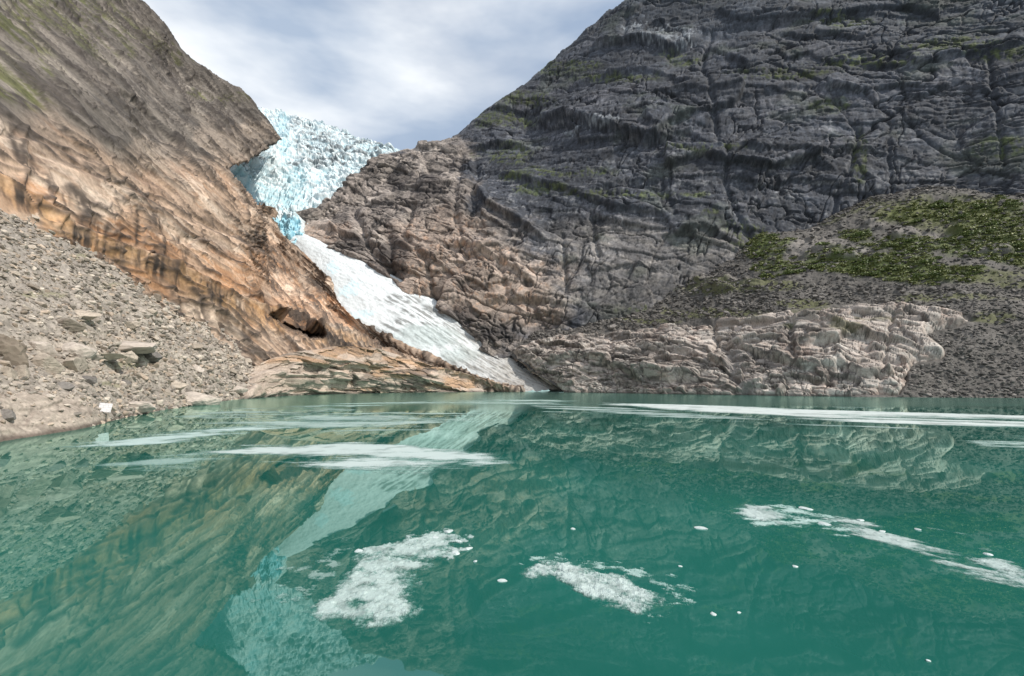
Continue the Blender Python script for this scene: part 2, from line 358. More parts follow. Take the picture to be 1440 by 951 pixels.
# ------------------------------------------------------------------ rock building tools
class Loft(Sheet):
    """surface between a crest line and a foot line, with inner rows pushed by bulges, a back row behind the crest and a skirt below the foot"""
    def __init__(s, top, foot, nu, nv, inner, back, skirt, nctl=22, dens=None):
        T = unproj(*resample(top, nctl).T); F = unproj(*resample(foot, nctl).T)
        rows = [T+np.array(back)*1.0, T]; pos = [-.12, 0]
        for t, bl in inner:
            rows.append(T*(1-t)+F*t+np.array(bl)*np.clip((T[:, 2:]-F[:, 2:])/130, .03, 1.2)); pos.append(t)
        rows += [F, F+np.array(skirt)]; pos += [1, 1.1]
        R = np.array(rows); n = R.shape[1]
        A = catmull(np.swapaxes(R, 0, 1), np.linspace(0, n-1, nu))
        pos = np.array(pos); tt = np.linspace(pos[0], pos[-1], nv)
        if dens is not None: tt = pos[0]+(pos[-1]-pos[0])*np.linspace(0, 1, nv)**dens
        B = np.swapaxes(A, 0, 1); t0 = np.linspace(pos[0], pos[-1], 240); P0 = catmull(B, np.interp(t0, pos, np.arange(len(pos))))
        qx, qy = proj(P0); dl = np.hypot(np.diff(qx, axis=0), np.diff(qy, axis=0)); vis = (qx[1:] > -120) & (qx[1:] < 1560) & (qy[1:] > -120)
        d3 = np.linalg.norm(np.diff(P0, axis=0), axis=-1); dl = np.where(vis, np.minimum(dl, 30), 0)+.25*d3/d3.sum(0)*np.maximum(dl.sum(0), 100)
        cl = np.concatenate([np.zeros((1, dl.shape[1])), np.cumsum(dl, 0)], 0)
        cl = blur(cl/cl[-1], 4); cl = (cl-cl[0])/(cl[-1]-cl[0])
        TT = np.stack([np.interp(np.linspace(0, 1, nv), cl[:, c], t0) for c in range(cl.shape[1])], 1)    # (nv, nu): rows evenly spread over what is seen
        for _ in range(12): TT[:, 1:-1] = .5*TT[:, 1:-1]+.25*(TT[:, :-2]+TT[:, 2:])
        i_ = np.interp(TT, pos, np.arange(len(pos))); n_ = len(pos); i0 = np.clip(np.floor(i_).astype(int), 0, n_-2); u_ = (i_-i0)[..., None]
        g = lambda k: np.take_along_axis(B, np.clip(k, 0, n_-1)[..., None], 0)
        p1 = g(i0); p2 = g(i0+1); p0 = np.where((i0 == 0)[..., None], 2*p1-p2, g(i0-1)); p3 = np.where((i0 == n_-2)[..., None], 2*p2-p1, g(i0+2))
        s.P = .5*((2*p1)+(-p0+p2)*u_+(2*p0-5*p1+4*p2-p3)*u_*u_+(-p0+3*p1-3*p2+p3)*u_**3); s.t = TT
        s.calc()
        du = np.linalg.norm(np.diff(s.P, axis=1), axis=-1); dv = np.linalg.norm(np.diff(s.P, axis=0), axis=-1)
        s.ua = np.concatenate([np.zeros((s.P.shape[0], 1)), np.cumsum(du, 1)], 1).astype(f32)
        s.vb = -np.concatenate([np.zeros((1, s.P.shape[1])), np.cumsum(dv, 0)], 0).astype(f32)
def cracks(x, y, seed, w=.03, gate=.1):
    n = fbm(x, y, 4, 1500+seed, .55); g = fbm(x*.6+5, y*.6, 2, 1530+seed)
    return np.exp(-(n/w)**2)*sst(g, -gate, .15)
def line_frame(s, p0, p1, d0, d1):
    A = unproj(*p0, d0); B = unproj(*p1, d1); e = B-A; e -= s.m*(e@s.m); e /= np.linalg.norm(e)
    f = np.cross(s.m, e)
    return (s.P@e).astype(f32), (s.P@f).astype(f32)
def ledge(px, py, poly, amp, w, wob, lower=1.0):
    """rock juts out above the traced line (left-to-right) and drops away below it"""
    d, sd = segdist(px, py+wob, poly); x0, x1 = poly[0][0], poly[-1][0]
    fade = sst(px, x0-w, x0+w)*sst(-px, -x1-w, -x1+w)
    up = (sd < 0)
    k = sst(-d*sd, -3.5, 3.5)
    return amp*fade*(k*np.exp(-d/w)-(1-k)*.4*lower*np.exp(-d/(w*.5)))
def edge_taper(s, top=.06, left=0., right=0.):
    k = sst(s.t, -.03, top)
    u = np.linspace(0, 1, s.P.shape[1])[None, :]
    if left: k = k*sst(u, 0, left)
    if right: k = k*sst(-u, -1, -1+right)
    return k
def groove(px, py, poly, w, wob):
    d, _ = segdist(px+wob, py+wob*.6, poly); return np.exp(-(d/w)**2)

# ================================================================== LEFT MOUNTAIN (grey above, orange slab below)
topL = [(-330, -420, 170), (-120, -230, 200), (30, -120, 220), (186, 0, 240), (232, 42, 252), (270, 90, 268), (335, 128, 292), (388, 182, 320), (398, 236, 312), (384, 296, 292), (392, 333, 272), (424, 360, 258), (456, 392, 236), (452, 414, 226), (500, 460, 212), (566, 497, 200), (635, 526, 194), (715, 556, 188)]
baseL = [(-330, 150, 36), (-200, 215, 42), (-80, 262, 50), (0, 300, 57), (75, 345, 66), (130, 375, 75), (190, 410, 87), (240, 443, 98), (290, 470, 110), (345, 482, 123), (400, 490, 136), (450, 492, 146), (500, 494, 156), (545, 503, 168), (590, 524, 178), (640, 542, 184), (700, 562, 187)]
L_ = Loft(topL, baseL, 1150, 600, [(.2, (-2, -3, -1)), (.5, (-1, -7, -1)), (.75, (1, -5, 1))], (-60, 70, -30), (2, -3, -14), dens=1.0, nctl=34)
px, py = L_.px, L_.py
eL = unproj(470, 420, 220)-unproj(60, 130, 130); eL -= L_.m*(eL@L_.m); eL /= np.linalg.norm(eL); fL = np.cross(L_.m, eL); fL *= np.sign(fL[2])
def bedding(sh, pts):
    """normal of the bedding planes whose traces on the wall run the way they do in the place: (x, y, slope in degrees)"""
    A = np.zeros((3, 3)); Pf = sh.P.reshape(-1, 3); qx = sh.px.ravel(); qy = sh.py.ravel()
    for x, y, g in pts:
        c, s_ = math.cos(math.radians(g))*18, math.sin(math.radians(g))*18
        i = np.argmin((qx-x+c)**2+(qy-y+s_)**2); j = np.argmin((qx-x-c)**2+(qy-y-s_)**2); v = Pf[j]-Pf[i]; v /= np.linalg.norm(v); A += np.outer(v, v)
    w, V = np.linalg.eigh(A); f = V[:, 0]; e = V[:, 2]; f = f*np.sign(f[2]); return np.stack([e, f, np.cross(e, f)], 1)
FR = bedding(L_, [(50, 100, 44), (130, 60, 46), (250, 130, 46), (50, 230, 26), (150, 300, 28), (300, 280, 36), (350, 400, 30), (420, 390, 38), (200, 200, 38), (330, 180, 48), (100, 180, 36), (250, 370, 28), (450, 450, 36)])
X = (L_.P@FR).astype(f32)
far_ = np.clip(L_.P[..., 1]/200, .35, 1.3); tp = edge_taper(L_, .13)
w3 = fbm3(X, 14, 3, 6); wobL = 9*fbm3(X, 26, 4, 5)
WX = X+w3[..., None]*np.array([3, 1.0, 3], f32)
greyline = [(-400, 60), (-100, 135), (0, 158), (60, 175), (120, 205), (200, 235), (260, 232), (318, 238), (400, 240)]
gd, gs = segdist(px, py, greyline); gsd = -gd*gs
upper = sst(gsd+34*fbm3(X, 20, 4, 8), -22, 26)
h1, e1, r1 = facets3(WX, (40, 10, 40), 21); h2, e2, r2 = facets3(WX, (28, 3.8, 28), 22); h3, e3, r3 = facets3(WX, (11, 1.6, 11), 23)
kf = 1/(.55+.45*far_)
c1 = cracks3(WX, (60, 6.5, 60), 1, .030, -.12); c2 = cracks3(WX, (30, 2.4, 30), 2, .042, -.09); c3 = cracks3(WX, (10, 20, 10), 3, .018, -.02); c4 = cracks3(WX, (14, 1.1, 14), 4, .05, .04)
bl = np.zeros(px.shape, f32)
for per, wd, sd_ in ((7.5, .030, 81), (3.1, .05, 82), (1.35, .09, 83)):
    q_ = X[..., 1]/per+1.1*fbm3(X/np.array([40, 9, 40], f32), 1, 3, sd_)+.18*fbm3(X/np.array([6, 2, 6], f32), 1, 2, sd_+5); dd_ = np.abs(q_-np.round(q_)); nn_ = np.round(q_)
    on = sst(fbm3((X+nn_[..., None]*np.array([31.7, 0, 11.3], f32))/np.array([22, 22, 22], f32), 1, 3, sd_+9), -.06, .10)
    bl = np.maximum(bl, np.exp(-(dd_/wd)**2)*on*(1 if per > 2 else .7))
bl = bl.astype(f32)
d = 4.5*fbm3(X, 60, 3, 3)+2.2*h1
low = [(-200, 150), (0, 256), (45, 282), (85, 310), (130, 330), (190, 350), (230, 366), (262, 384), (306, 412), (350, 430), (400, 446), (440, 462), (520, 484)]
d += ledge(px, py, low, 5.5, 34, wobL*.6, 3.0)
for pl, am, w in ([[(100, 360), (140, 362), (180, 385), (215, 405), (240, 428)], 1.5, 12], [[(230, 330), (290, 352), (340, 372), (400, 402), (440, 418)], 2.0, 16], [[(60, 215), (150, 250), (230, 290), (320, 330), (400, 372)], 2.2, 18],
                  [[(20, 20), (110, 95), (190, 170), (300, 238)], 3.2, 20], [[(150, 20), (230, 95), (300, 140), (360, 205)], 3.6, 16], [[(240, 60), (300, 120), (370, 165)], 3.0, 12], [[(-20, 60), (80, 150), (160, 200)], 2.5, 14], [[(0, 185), (70, 200), (150, 232), (230, 262)], 2.0, 12],
                  [[(300, 255), (350, 290), (410, 340)], 2.0, 12], [[(270, 300), (340, 335), (430, 385)], 1.8, 12], [[(90, 10), (170, 90), (250, 180)], 2.5, 14]):
    d += ledge(px, py, pl, am, w, wobL)
for pl, w, am in ([[(38, 180), (42, 230), (38, 290)], 4, 1.6], [[(72, 240), (84, 262), (72, 320)], 4, 2.0], [[(110, 255), (128, 285), (138, 330)], 4, 1.5], [[(220, 305), (232, 340), (236, 380), (244, 430)], 5, 1.6],
                  [[(385, 395), (405, 430), (425, 462)], 4, 1.2], [[(275, 400), (292, 440), (300, 470)], 4, 1.2]):
    d -= am*groove(px, py, pl, w, wobL*.5)
d *= far_*tp
sharp = (1.0*h2+.3*h3-.9*np.exp(-e1/.03)-.55*np.exp(-e2/.04)-.2*np.exp(-e3/.05)-1.3*c1-.8*c2-.8*c3-.3*c4-1.0*bl)*far_*tp
notch = pmask(px, py, [(316, 240), (334, 233), (350, 230), (368, 214), (386, 203), (394, 192), (470, 200), (470, 294), (386, 294), (372, 288), (356, 284), (338, 262)], 2, 9*w3)
cave = pmask(px, py, [(372, 450), (408, 446), (430, 458), (452, 482), (430, 480), (400, 468)], 3, wobL*.3)
L_.disp(d, 3, .03, 1.6, 1, sharp)
cam0 = np.array([0, 0, CAMH]); L_.Q = cam0+(L_.Q-cam0)*(1+.25*notch[..., None]+.12*cave[..., None]); L_.fin()
XR = (L_.Q@FR).astype(f32)
n1 = 1.4*fbm3(XR/np.array([30, 5, 30], f32), 1, 4, 41); n2 = 1.4*fbm3(XR/np.array([12, 1.3, 12], f32), 1, 5, 42); n3 = 1.4*fbm3(XR, 16, 4, 43); n4 = 1.4*fbm3(XR/np.array([3.5, .5, 3.5], f32), 1, 3, 44)
C = np.zeros(px.shape+(3,), f32)+np.array((.44, .315, .23), f32)
C = mixc(C, (.52, .405, .315), sst(n1, -.05, .3)); C = mixc(C, (.41, .235, .135), sst(n2+n3*.6, .1, .42)*.6)
rust = blobs(px, py, [(150, 330, 130, 40), (300, 385, 150, 50), (420, 440, 110, 40), (50, 280, 80, 28), (250, 370, 80, 40)], n3*.5)
C = mixc(C, (.43, .215, .10), rust*(.35+.5*sst(n2, -.2, .3)))
C = mixc(C, (.17, .13, .105), sst(r2+n2*.5, .70, .95)*.6); C = mixc(C, (.56, .47, .385), sst(r3+n4*.3, .72, 1.0)*.45)
G = np.zeros_like(C)+np.array((.135, .117, .100), f32)
G = mixc(G, (.245, .212, .18), sst(n1+n3*.4, 0, .3)); G = mixc(G, (.07, .062, .056), sst(n2, .05, .35)*.85)
G = mixc(G, (.31, .25, .20), blobs(px, py, [(330, 205, 80, 40), (360, 190, 40, 30), (220, 215, 90, 25)], n3)*.7)
mossL = blobs(px, py, [(30, 40, 130, 60), (90, 20, 120, 60), (20, 110, 90, 50), (150, 60, 90, 35), (0, 150, 60, 14), (230, 70, 70, 20), (310, 135, 50, 12)], n3*.8)*sst(n2+n1*.6, -.1, .2)
G = mixc(G, (.080, .085, .025), mossL*.8)
C = C*(1-upper[..., None])+G*upper[..., None]
st = np.zeros(px.shape, f32); wx = 6*fbm3(X, 9, 3, 61)
for pl, w in ([[(38, 195), (42, 235), (40, 285)], 5], [[(72, 245), (82, 265), (74, 318)], 6], [[(106, 258), (128, 290), (136, 335)], 7], [[(128, 290), (150, 320), (165, 352)], 6], [[(20, 170), (30, 200), (45, 240)], 7],
              [[(218, 300), (230, 335), (236, 378), (246, 428), (252, 452)], 8], [[(196, 295), (202, 330), (200, 362)], 3], [[(262, 330), (268, 372), (262, 392)], 4], [[(160, 315), (166, 345)], 5], [[(270, 400), (282, 440), (290, 468)], 8],
              [[(305, 430), (315, 470)], 9], [[(330, 440), (350, 478)], 8], [[(385, 455), (400, 478)], 10], [[(100, 340), (110, 360)], 6], [[(150, 355), (190, 395)], 7], [[(360, 330), (372, 350), (386, 378)], 4], [[(420, 440), (432, 470)], 8], [[(0, 260), (60, 305)], 5],
              [[(100, 270), (112, 310)], 4], [[(180, 330), (186, 350)], 4], [[(90, 200), (110, 225)], 5], [[(50, 215), (62, 240)], 4]):
    dd, _ = segdist(px+wx, py, pl); st = np.maximum(st, np.exp(-(dd/w)**2))
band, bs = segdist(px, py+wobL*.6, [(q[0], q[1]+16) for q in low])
V3 = XR@np.linalg.inv(FR).astype(f32)                       # back to world axes: stains and painted overhang shade streak down z
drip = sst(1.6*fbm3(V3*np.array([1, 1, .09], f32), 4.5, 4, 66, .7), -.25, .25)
st = np.maximum(st*.9, np.exp(-(band/14)**2)*(.55+.45*drip))  # overhang shade painted as a dark band under the low ledge, broken by drip stains
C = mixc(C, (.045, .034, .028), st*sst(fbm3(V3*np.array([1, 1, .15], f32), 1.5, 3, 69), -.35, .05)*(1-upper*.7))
C = mixc(C, (.46, .27, .13), np.exp(-(band/13)**2)*(1-drip)*.6)
C = mixc(C, (.045, .037, .033), np.clip(1.0*c1+.85*c2+.8*c3+.35*c4+.85*bl+.6*np.exp(-e1/.015)+.4*np.exp(-e2/.012), 0, 1)*.85)
C *= (.80+.36*r1[..., None])*(.72+.5*r2[..., None])*(.85+.3*r3[..., None])
wav = sst(np.sin(XR[..., 1]*2.6+3*n3+2*w3), .55, .95)*sst(n1+n3, 0, .3)
C = mixc(C, (.30, .19, .12), wav*.35*(1-upper))
C = mixc(C, (.06, .045, .036), cave*.9)  # shadow inside the recess painted into its rock colour
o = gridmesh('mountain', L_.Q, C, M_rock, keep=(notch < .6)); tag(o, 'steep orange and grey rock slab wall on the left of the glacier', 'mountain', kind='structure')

# ================================================================== RIGHT MOUNTAIN (brown knob + dark cliff)
topR = [(414, 308, 288), (448, 303, 292), (470, 290, 302), (492, 268, 312), (512, 246, 325), (536, 226, 335), (568, 214, 335), (606, 208, 330), (640, 194, 330), (700, 151, 335), (758, 106, 335), (800, 68, 330), (840, 36, 325), (886, -2, 320), (960, -60, 310), (1060, -130, 300), (1200, -200, 285), (1400, -280, 260), (1700, -360, 225), (1900, -400, 210)]
baseR = [(430, 340, 264), (470, 352, 256), (520, 374, 245), (560, 398, 237), (610, 428, 227), (670, 478, 212), (715, 505, 206), (760, 492, 206), (840, 470, 203), (920, 455, 200), (1000, 435, 196), (1070, 410, 194), (1150, 395, 192), (1250, 370, 186), (1340, 345, 180), (1440, 330, 168), (1560, 330, 156), (1750, 330, 140), (1900, 330, 130)]
R_ = Loft(topR, baseR, 1350, 660, [(.25, (1, -5, -3)), (.5, (0, -8, -1)), (.8, (0, -5, 1))], (30, 90, -30), (0, -4, -16), nctl=34)
px, py = R_.px, R_.py
eR = R_.e1*math.cos(.26)-R_.e2*math.sin(.26) if R_.e1[0] > 0 else R_.e1*math.cos(.26)+R_.e2*math.sin(.26)
eR = eR if eR[0] > 0 else -eR; fR = np.cross(R_.m, eR); fR *= np.sign(fR[2]); FR = np.stack([eR, fR, R_.m], 1)
X = (R_.P@FR).astype(f32); w3 = fbm3(X, 30, 3, 101); WX = X+w3[..., None]*np.array([7, 5, 5], f32)
wob = 11*fbm3(X, 32, 4, 105)
knob = pmask(px, py, [(400, 200), (560, 190), (632, 186), (650, 200), (668, 240), (672, 285), (700, 312), (745, 345), (775, 378), (796, 412), (790, 440), (742, 462), (720, 520), (400, 520)], 5, wob*.8)
foot = blobs(px, py, [(900, 400, 160, 70), (1000, 370, 80, 60), (860, 340, 120, 50)], .4*fbm3(X, 25, 3, 107))
h0, e0, r0 = facets3(WX, (95, 60, 60), 120, .8); h1, e1, r1 = facets3(WX, (38, 17, 17), 121); h2, e2, r2 = facets3(WX, (13, 6, 6), 122); h3, e3, r3 = facets3(WX, (4.5, 2.4, 2.4), 123)
c1 = cracks3(WX, (60, 26, 26), 11, .014, .05); c2 = cracks3(WX, (14, 40, 40), 12, .016, .0); c3 = cracks3(WX, (18, 6, 6), 13, .030, .05); c4 = cracks3(WX, (8, 2.2, 2.2), 14, .04, .0); c5 = cracks3(WX, (3, 9, 9), 15, .03, -.05)
dcl = 7*fbm3(X, 110, 2, 103)+5.5*h0+1.9*h1
dk = 4*fbm3(X, 30, 4, 141)+3.2*h1+1.0*h2
d = dcl*(1-knob*.8)+knob*(dk+1.2)
for pl, am, w in ([[(755, 172), (800, 168), (850, 180), (905, 196), (935, 190)], 6, 18], [[(845, 62), (900, 58), (950, 66), (975, 50)], 6, 14], [[(668, 262), (685, 292), (722, 308), (762, 334)], 5, 14],
                  [[(668, 205), (700, 200), (740, 206)], 5, 10], [[(985, 38), (1060, 33), (1130, 24)], 3, 12], [[(1135, 40), (1200, 52), (1260, 46)], 3, 12], [[(1020, 198), (1070, 212), (1130, 214), (1170, 238)], 3, 12],
                  [[(1230, 95), (1300, 92), (1370, 78), (1440, 62)], 4, 14], [[(1180, 215), (1240, 208), (1260, 205)], 2, 9], [[(700, 240), (790, 262), (860, 290), (930, 300)], 3, 16], [[(830, 262), (900, 250), (975, 262)], 2.5, 12],
                  [[(905, 150), (915, 185), (950, 192), (1000, 160)], 2.5, 12], [[(1290, 140), (1340, 120), (1390, 132)], 2.5, 10], [[(600, 268), (640, 262)], 3, 10], [[(430, 318), (480, 330), (540, 350)], 4, 10], [[(455, 352), (500, 366), (560, 400)], 4, 9],
                  [[(560, 345), (600, 360), (640, 385)], 3, 10], [[(640, 340), (700, 360), (750, 395)], 3, 12], [[(690, 425), (730, 418), (790, 430)], 3, 10], [[(830, 385), (880, 372), (930, 380)], 3, 10], [[(940, 330), (990, 318), (1045, 345)], 4, 12],
                  [[(770, 130), (840, 108), (900, 100), (980, 110)], 3, 14], [[(1040, 130), (1110, 118), (1200, 130)], 2.5, 14], [[(1060, 262), (1120, 250), (1200, 262)], 2.5, 14]):
    d += ledge(px, py, pl, am*(.65 if pl[0][0] > 760 and am < 5 else 1), w, wob*.7)
for pl, w, am in ([[(1003, 40), (985, 85), (1003, 140), (1010, 190), (1022, 215), (1022, 262), (1036, 300), (1058, 332)], 3, 2.0], [[(1212, 180), (1200, 230), (1182, 262), (1172, 310)], 3, 2.2], [[(1250, 195), (1254, 300)], 2.5, 1.5],
                  [[(790, 330), (796, 405)], 4, 2], [[(830, 300), (842, 360)], 4, 2], [[(548, 335), (552, 400)], 5, 3], [[(580, 290), (566, 330), (600, 372), (612, 430)], 4, 3], [[(650, 215), (640, 300), (655, 360)], 4, 2], [[(668, 235), (664, 300)], 5, 4],
                  [[(930, 240), (948, 300)], 3, 1.5], [[(1390, 80), (1410, 240)], 3, 1.5], [[(880, 10), (875, 60)], 3, 2], [[(500, 300), (520, 350), (560, 390)], 5, 4], [[(700, 360), (712, 420)], 4, 2]):
    d -= am*groove(px, py, pl, w, wob*.6)
tp = edge_taper(R_, .05, .04); d *= tp
sharp = ((.65+.3*knob)*h2+.22*h3-1.2*np.exp(-e0/.01)-.8*np.exp(-e1/.02)-.35*np.exp(-e2/.03)-1.8*c1-1.2*c2-.7*c3-.3*c4-.35*c5)*tp
R_.disp(d, 3, .10, 2.6, 2, sharp); R_.fin()
XR = (R_.Q@FR).astype(f32); V3 = R_.Q.astype(f32)
n1 = 1.4*fbm3(XR/np.array([40, 20, 20], f32), 1, 4, 151); n2 = 1.4*fbm3(XR/np.array([14, 3, 3], f32), 1, 5, 152); n3 = 1.4*fbm3(XR, 26, 4, 153); n4 = 1.4*fbm3(V3*np.array([1, 1, .35], f32), 1.8, 3, 154)
stripe = 1.5*fbm3(V3*np.array([1, 1, .045], f32), 2.6, 4, 155)
C = np.zeros(px.shape+(3,), f32)+np.array((.060, .065, .079), f32)
C = mixc(C, (.115, .115, .13), sst(n1+.5*n2, 0, .35)); C = mixc(C, (.034, .036, .044), sst(stripe, .05, .4)*.8)
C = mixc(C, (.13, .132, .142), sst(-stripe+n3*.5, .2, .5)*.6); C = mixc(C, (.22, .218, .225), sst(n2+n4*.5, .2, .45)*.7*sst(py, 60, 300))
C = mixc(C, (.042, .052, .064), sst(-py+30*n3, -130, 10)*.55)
C = mixc(C, (.15, .148, .155), blobs(px, py, [(1240, 250, 110, 50), (1080, 300, 50, 40), (1380, 190, 60, 40), (860, 320, 60, 40), (1330, 250, 60, 30)], n3*.6)*sst(n2+n1*.5, -.1, .3)*.6)
C = mixc(C, (.215, .195, .18), foot*(.5+.4*sst(n2, -.1, .3)))
C = mixc(C, (.30, .32, .34), blobs(px, py, [(935, 50, 45, 18), (900, 40, 30, 12), (850, 177, 30, 7), (800, 180, 16, 6)], n4*.8)*sst(stripe, -.3, .1)*.7)
K = np.zeros_like(C)+np.array((.235, .20, .178), f32)
K = mixc(K, (.35, .30, .262), sst(n1+n2*.6, -.05, .3)); K = mixc(K, (.075, .066, .062), sst(n2+n3*.8+.4*stripe, .14, .45)*.85)
pinkz = blobs(px, py, [(690, 400, 120, 60), (620, 350, 90, 60), (740, 440, 60, 22), (590, 380, 60, 60), (460, 330, 50, 20)], n3*.6)
K = mixc(K, (.365, .285, .235), pinkz*.8); K = mixc(K, (.36, .225, .15), pinkz*sst(n4+n2, .2, .5)*.6)
darkz = blobs(px, py, [(555, 370, 30, 50), (500, 345, 30, 20), (600, 270, 30, 20), (650, 445, 30, 20), (700, 470, 40, 14), (560, 255, 20, 30)], n3*.5)
K = mixc(K, (.065, .056, .054), darkz*.7)
kc = segdist(px, py, [(400, 200), (560, 190), (632, 186), (650, 200), (668, 240), (672, 285), (700, 312), (745, 345), (785, 378), (810, 412), (800, 445), (742, 470), (720, 520), (400, 520)], True)
kc = sst(kc+60*n3+24*n2, -22, 22)[..., None]
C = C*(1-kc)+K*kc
moss = blobs(px, py, [(700, 165, 60, 14), (740, 140, 50, 12), (712, 215, 45, 16), (790, 240, 80, 10), (850, 272, 70, 8), (760, 262, 50, 8), (800, 95, 60, 12), (900, 272, 60, 6), (975, 272, 30, 8), (1170, 145, 40, 12), (1220, 85, 90, 12), (1400, 78, 60, 16), (1340, 62, 50, 8), (1100, 100, 90, 10), (1180, 25, 60, 10),
                  (1045, 330, 30, 25), (1060, 320, 30, 10), (1300, 70, 60, 10), (960, 75, 30, 10), (1000, 300, 14, 8), (1210, 215, 12, 40), (1000, 210, 90, 8), (720, 245, 30, 8), (860, 110, 60, 8), (950, 440, 80, 10), (1090, 345, 60, 14), (1400, 210, 40, 16)], n3*.7+.3*n4)
C = mixc(C, (.070, .085, .024), moss*sst(n2+n4, -.2, .3)*.8)
C = mixc(C, (.052, .068, .044), sst(n3+n1, .15, .55)*.4*(1-knob))
C = mixc(C, (.022, .023, .027), np.clip(.9*c1+.85*c2+.75*c3+.55*c4+.5*c5+.7*np.exp(-e1/.015)+.6*np.exp(-e2/.02)+.6*np.exp(-e0/.008), 0, 1)*.75)
C *= (.76+.46*r1[..., None])*(.78+.42*r2[..., None])*(.88+.24*r3[..., None])*(1+.5*np.clip(n4, -.6, .6))[..., None]
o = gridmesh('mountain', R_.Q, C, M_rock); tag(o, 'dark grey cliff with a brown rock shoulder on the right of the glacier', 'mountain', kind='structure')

# ================================================================== RIGHT SLOPE (scree + vegetation) and pale outcrop at its foot
topT = [(716, 496, 207), (765, 474, 205), (850, 455, 203), (930, 430, 199), (985, 405, 196), (1040, 372, 193), (1090, 340, 191), (1160, 332, 188), (1215, 306, 185), (1280, 281, 181), (1345, 270, 175), (1400, 278, 167), (1450, 284, 160), (1560, 270, 150), (1750, 260, 135), (1900, 260, 125)]
footT = [(794, 551.8, 184), (830, 552.2, 180), (870, 552.7, 163), (930, 554, 147), (1000, 555, 138), (1060, 556, 130), (1120, 557, 122), (1190, 558, 116), (1250, 558.5, 113), (1310, 559, 110), (1370, 559.5, 107), (1440, 560, 104), (1500, 560.5, 101), (1600, 562, 95), (1750, 565, 85), (1900, 568, 78)]
def fix_foot(F):   # put the foot exactly on the water
    return [(x, y, ground(x, y)[1]) for x, y, dd in F]
footT = fix_foot(footT)
T_ = Loft(topT, footT, 1100, 340, [(.35, (0, 2, -3)), (.7, (0, 2, -2))], (0, 14, 8), (0, -10, -6))
px, py = T_.px, T_.py; X = T_.P.astype(f32)
n1 = 1.4*fbm3(X, 26, 4, 201); n2 = 1.4*fbm3(X, 7, 5, 202); n3 = 1.4*fbm3(X, 16, 4, 203)
OUT = [(706, 490), (735, 480), (790, 470), (850, 463), (905, 458), (955, 449), (1010, 444), (1055, 444), (1120, 431), (1165, 426), (1215, 424), (1275, 426), (1330, 432), (1385, 446), (1398, 455), (1340, 466), (1305, 474), (1336, 492), (1330, 510), (1285, 518), (1282, 540), (1268, 566), (1100, 570), (800, 570), (790, 552), (758, 534), (726, 508)]
h1, e1, r1 = facets3(X, (5, 5, 4), 211); h2, e2, r2 = facets3(X, (1.8, 1.8, 1.5), 212)
d = 2.5*n1+.8*n2+.35*h1+.25*h2
rockz = blobs(px, py, [(1150, 350, 60, 16), (1180, 362, 40, 6), (1010, 400, 60, 12), (1330, 330, 40, 10), (1270, 330, 30, 14), (930, 405, 60, 14), (1230, 318, 30, 8), (1400, 350, 30, 8)], n3*.6)
g1, ge, gr_ = facets3(X, (10, 10, 5), 215)
d += rockz*(3.0*g1+2.0)
sdO = segdist(px, py, OUT, True)
d -= 1.5*sst(sdO, 4, 12)
T_.disp(d, 1, .3, 2.5, 3); T_.fin(); X = T_.Q.astype(f32)
C = np.zeros(px.shape+(3,), f32)+np.array((.118, .108, .098), f32)
C = mixc(C, (.165, .15, .137), sst(n2, 0, .35)); C = mixc(C, (.085, .078, .07), sst(1.4*fbm3(X, 2, 4, 217), .02, .35)*.7)
C = mixc(C, (.25, .225, .205), rockz*(.7+.5*(gr_-.5)))
VEG = [(1105, 372, 60, 16), (1170, 378, 50, 12), (1230, 372, 90, 24), (1310, 385, 100, 18), (1270, 345, 70, 16), (1330, 295, 60, 22), (1390, 320, 60, 30), (1270, 305, 40, 16), (1420, 300, 50, 20), (1070, 355, 35, 12), (1360, 345, 60, 18), (1430, 350, 50, 25), (1210, 330, 35, 14), (1520, 330, 120, 60), (1080, 340, 40, 8)]
veg = blobs(px, py, VEG, .65*n3+.35*n2)
C = mixc(C, (.10, .125, .035), veg*sst(n2+n1, -.6, .0)*.9)
gr = blobs(px, py, [(1010, 440, 80, 9), (900, 452, 60, 5), (1010, 405, 70, 12), (1090, 400, 60, 10), (1340, 418, 90, 8), (1120, 425, 50, 6), (1180, 440, 60, 8), (1420, 400, 60, 10), (1400, 450, 40, 10), (1300, 300, 140, 30), (1400, 390, 80, 14)], n3*.8+.4*n2)
C = mixc(C, (.12, .128, .042), gr*.65)
tal = blobs(px, py, [(1185, 362, 36, 5), (1165, 372, 20, 4), (1210, 352, 18, 4)], .2*n2)
C = mixc(C, (.33, .30, .27), tal*.8); C *= .86
o = gridmesh('scree_slope', T_.Q, C, M_near); tag(o, 'dark scree and moss slope under the right hand cliff', 'slope', kind='structure')
TC = veg
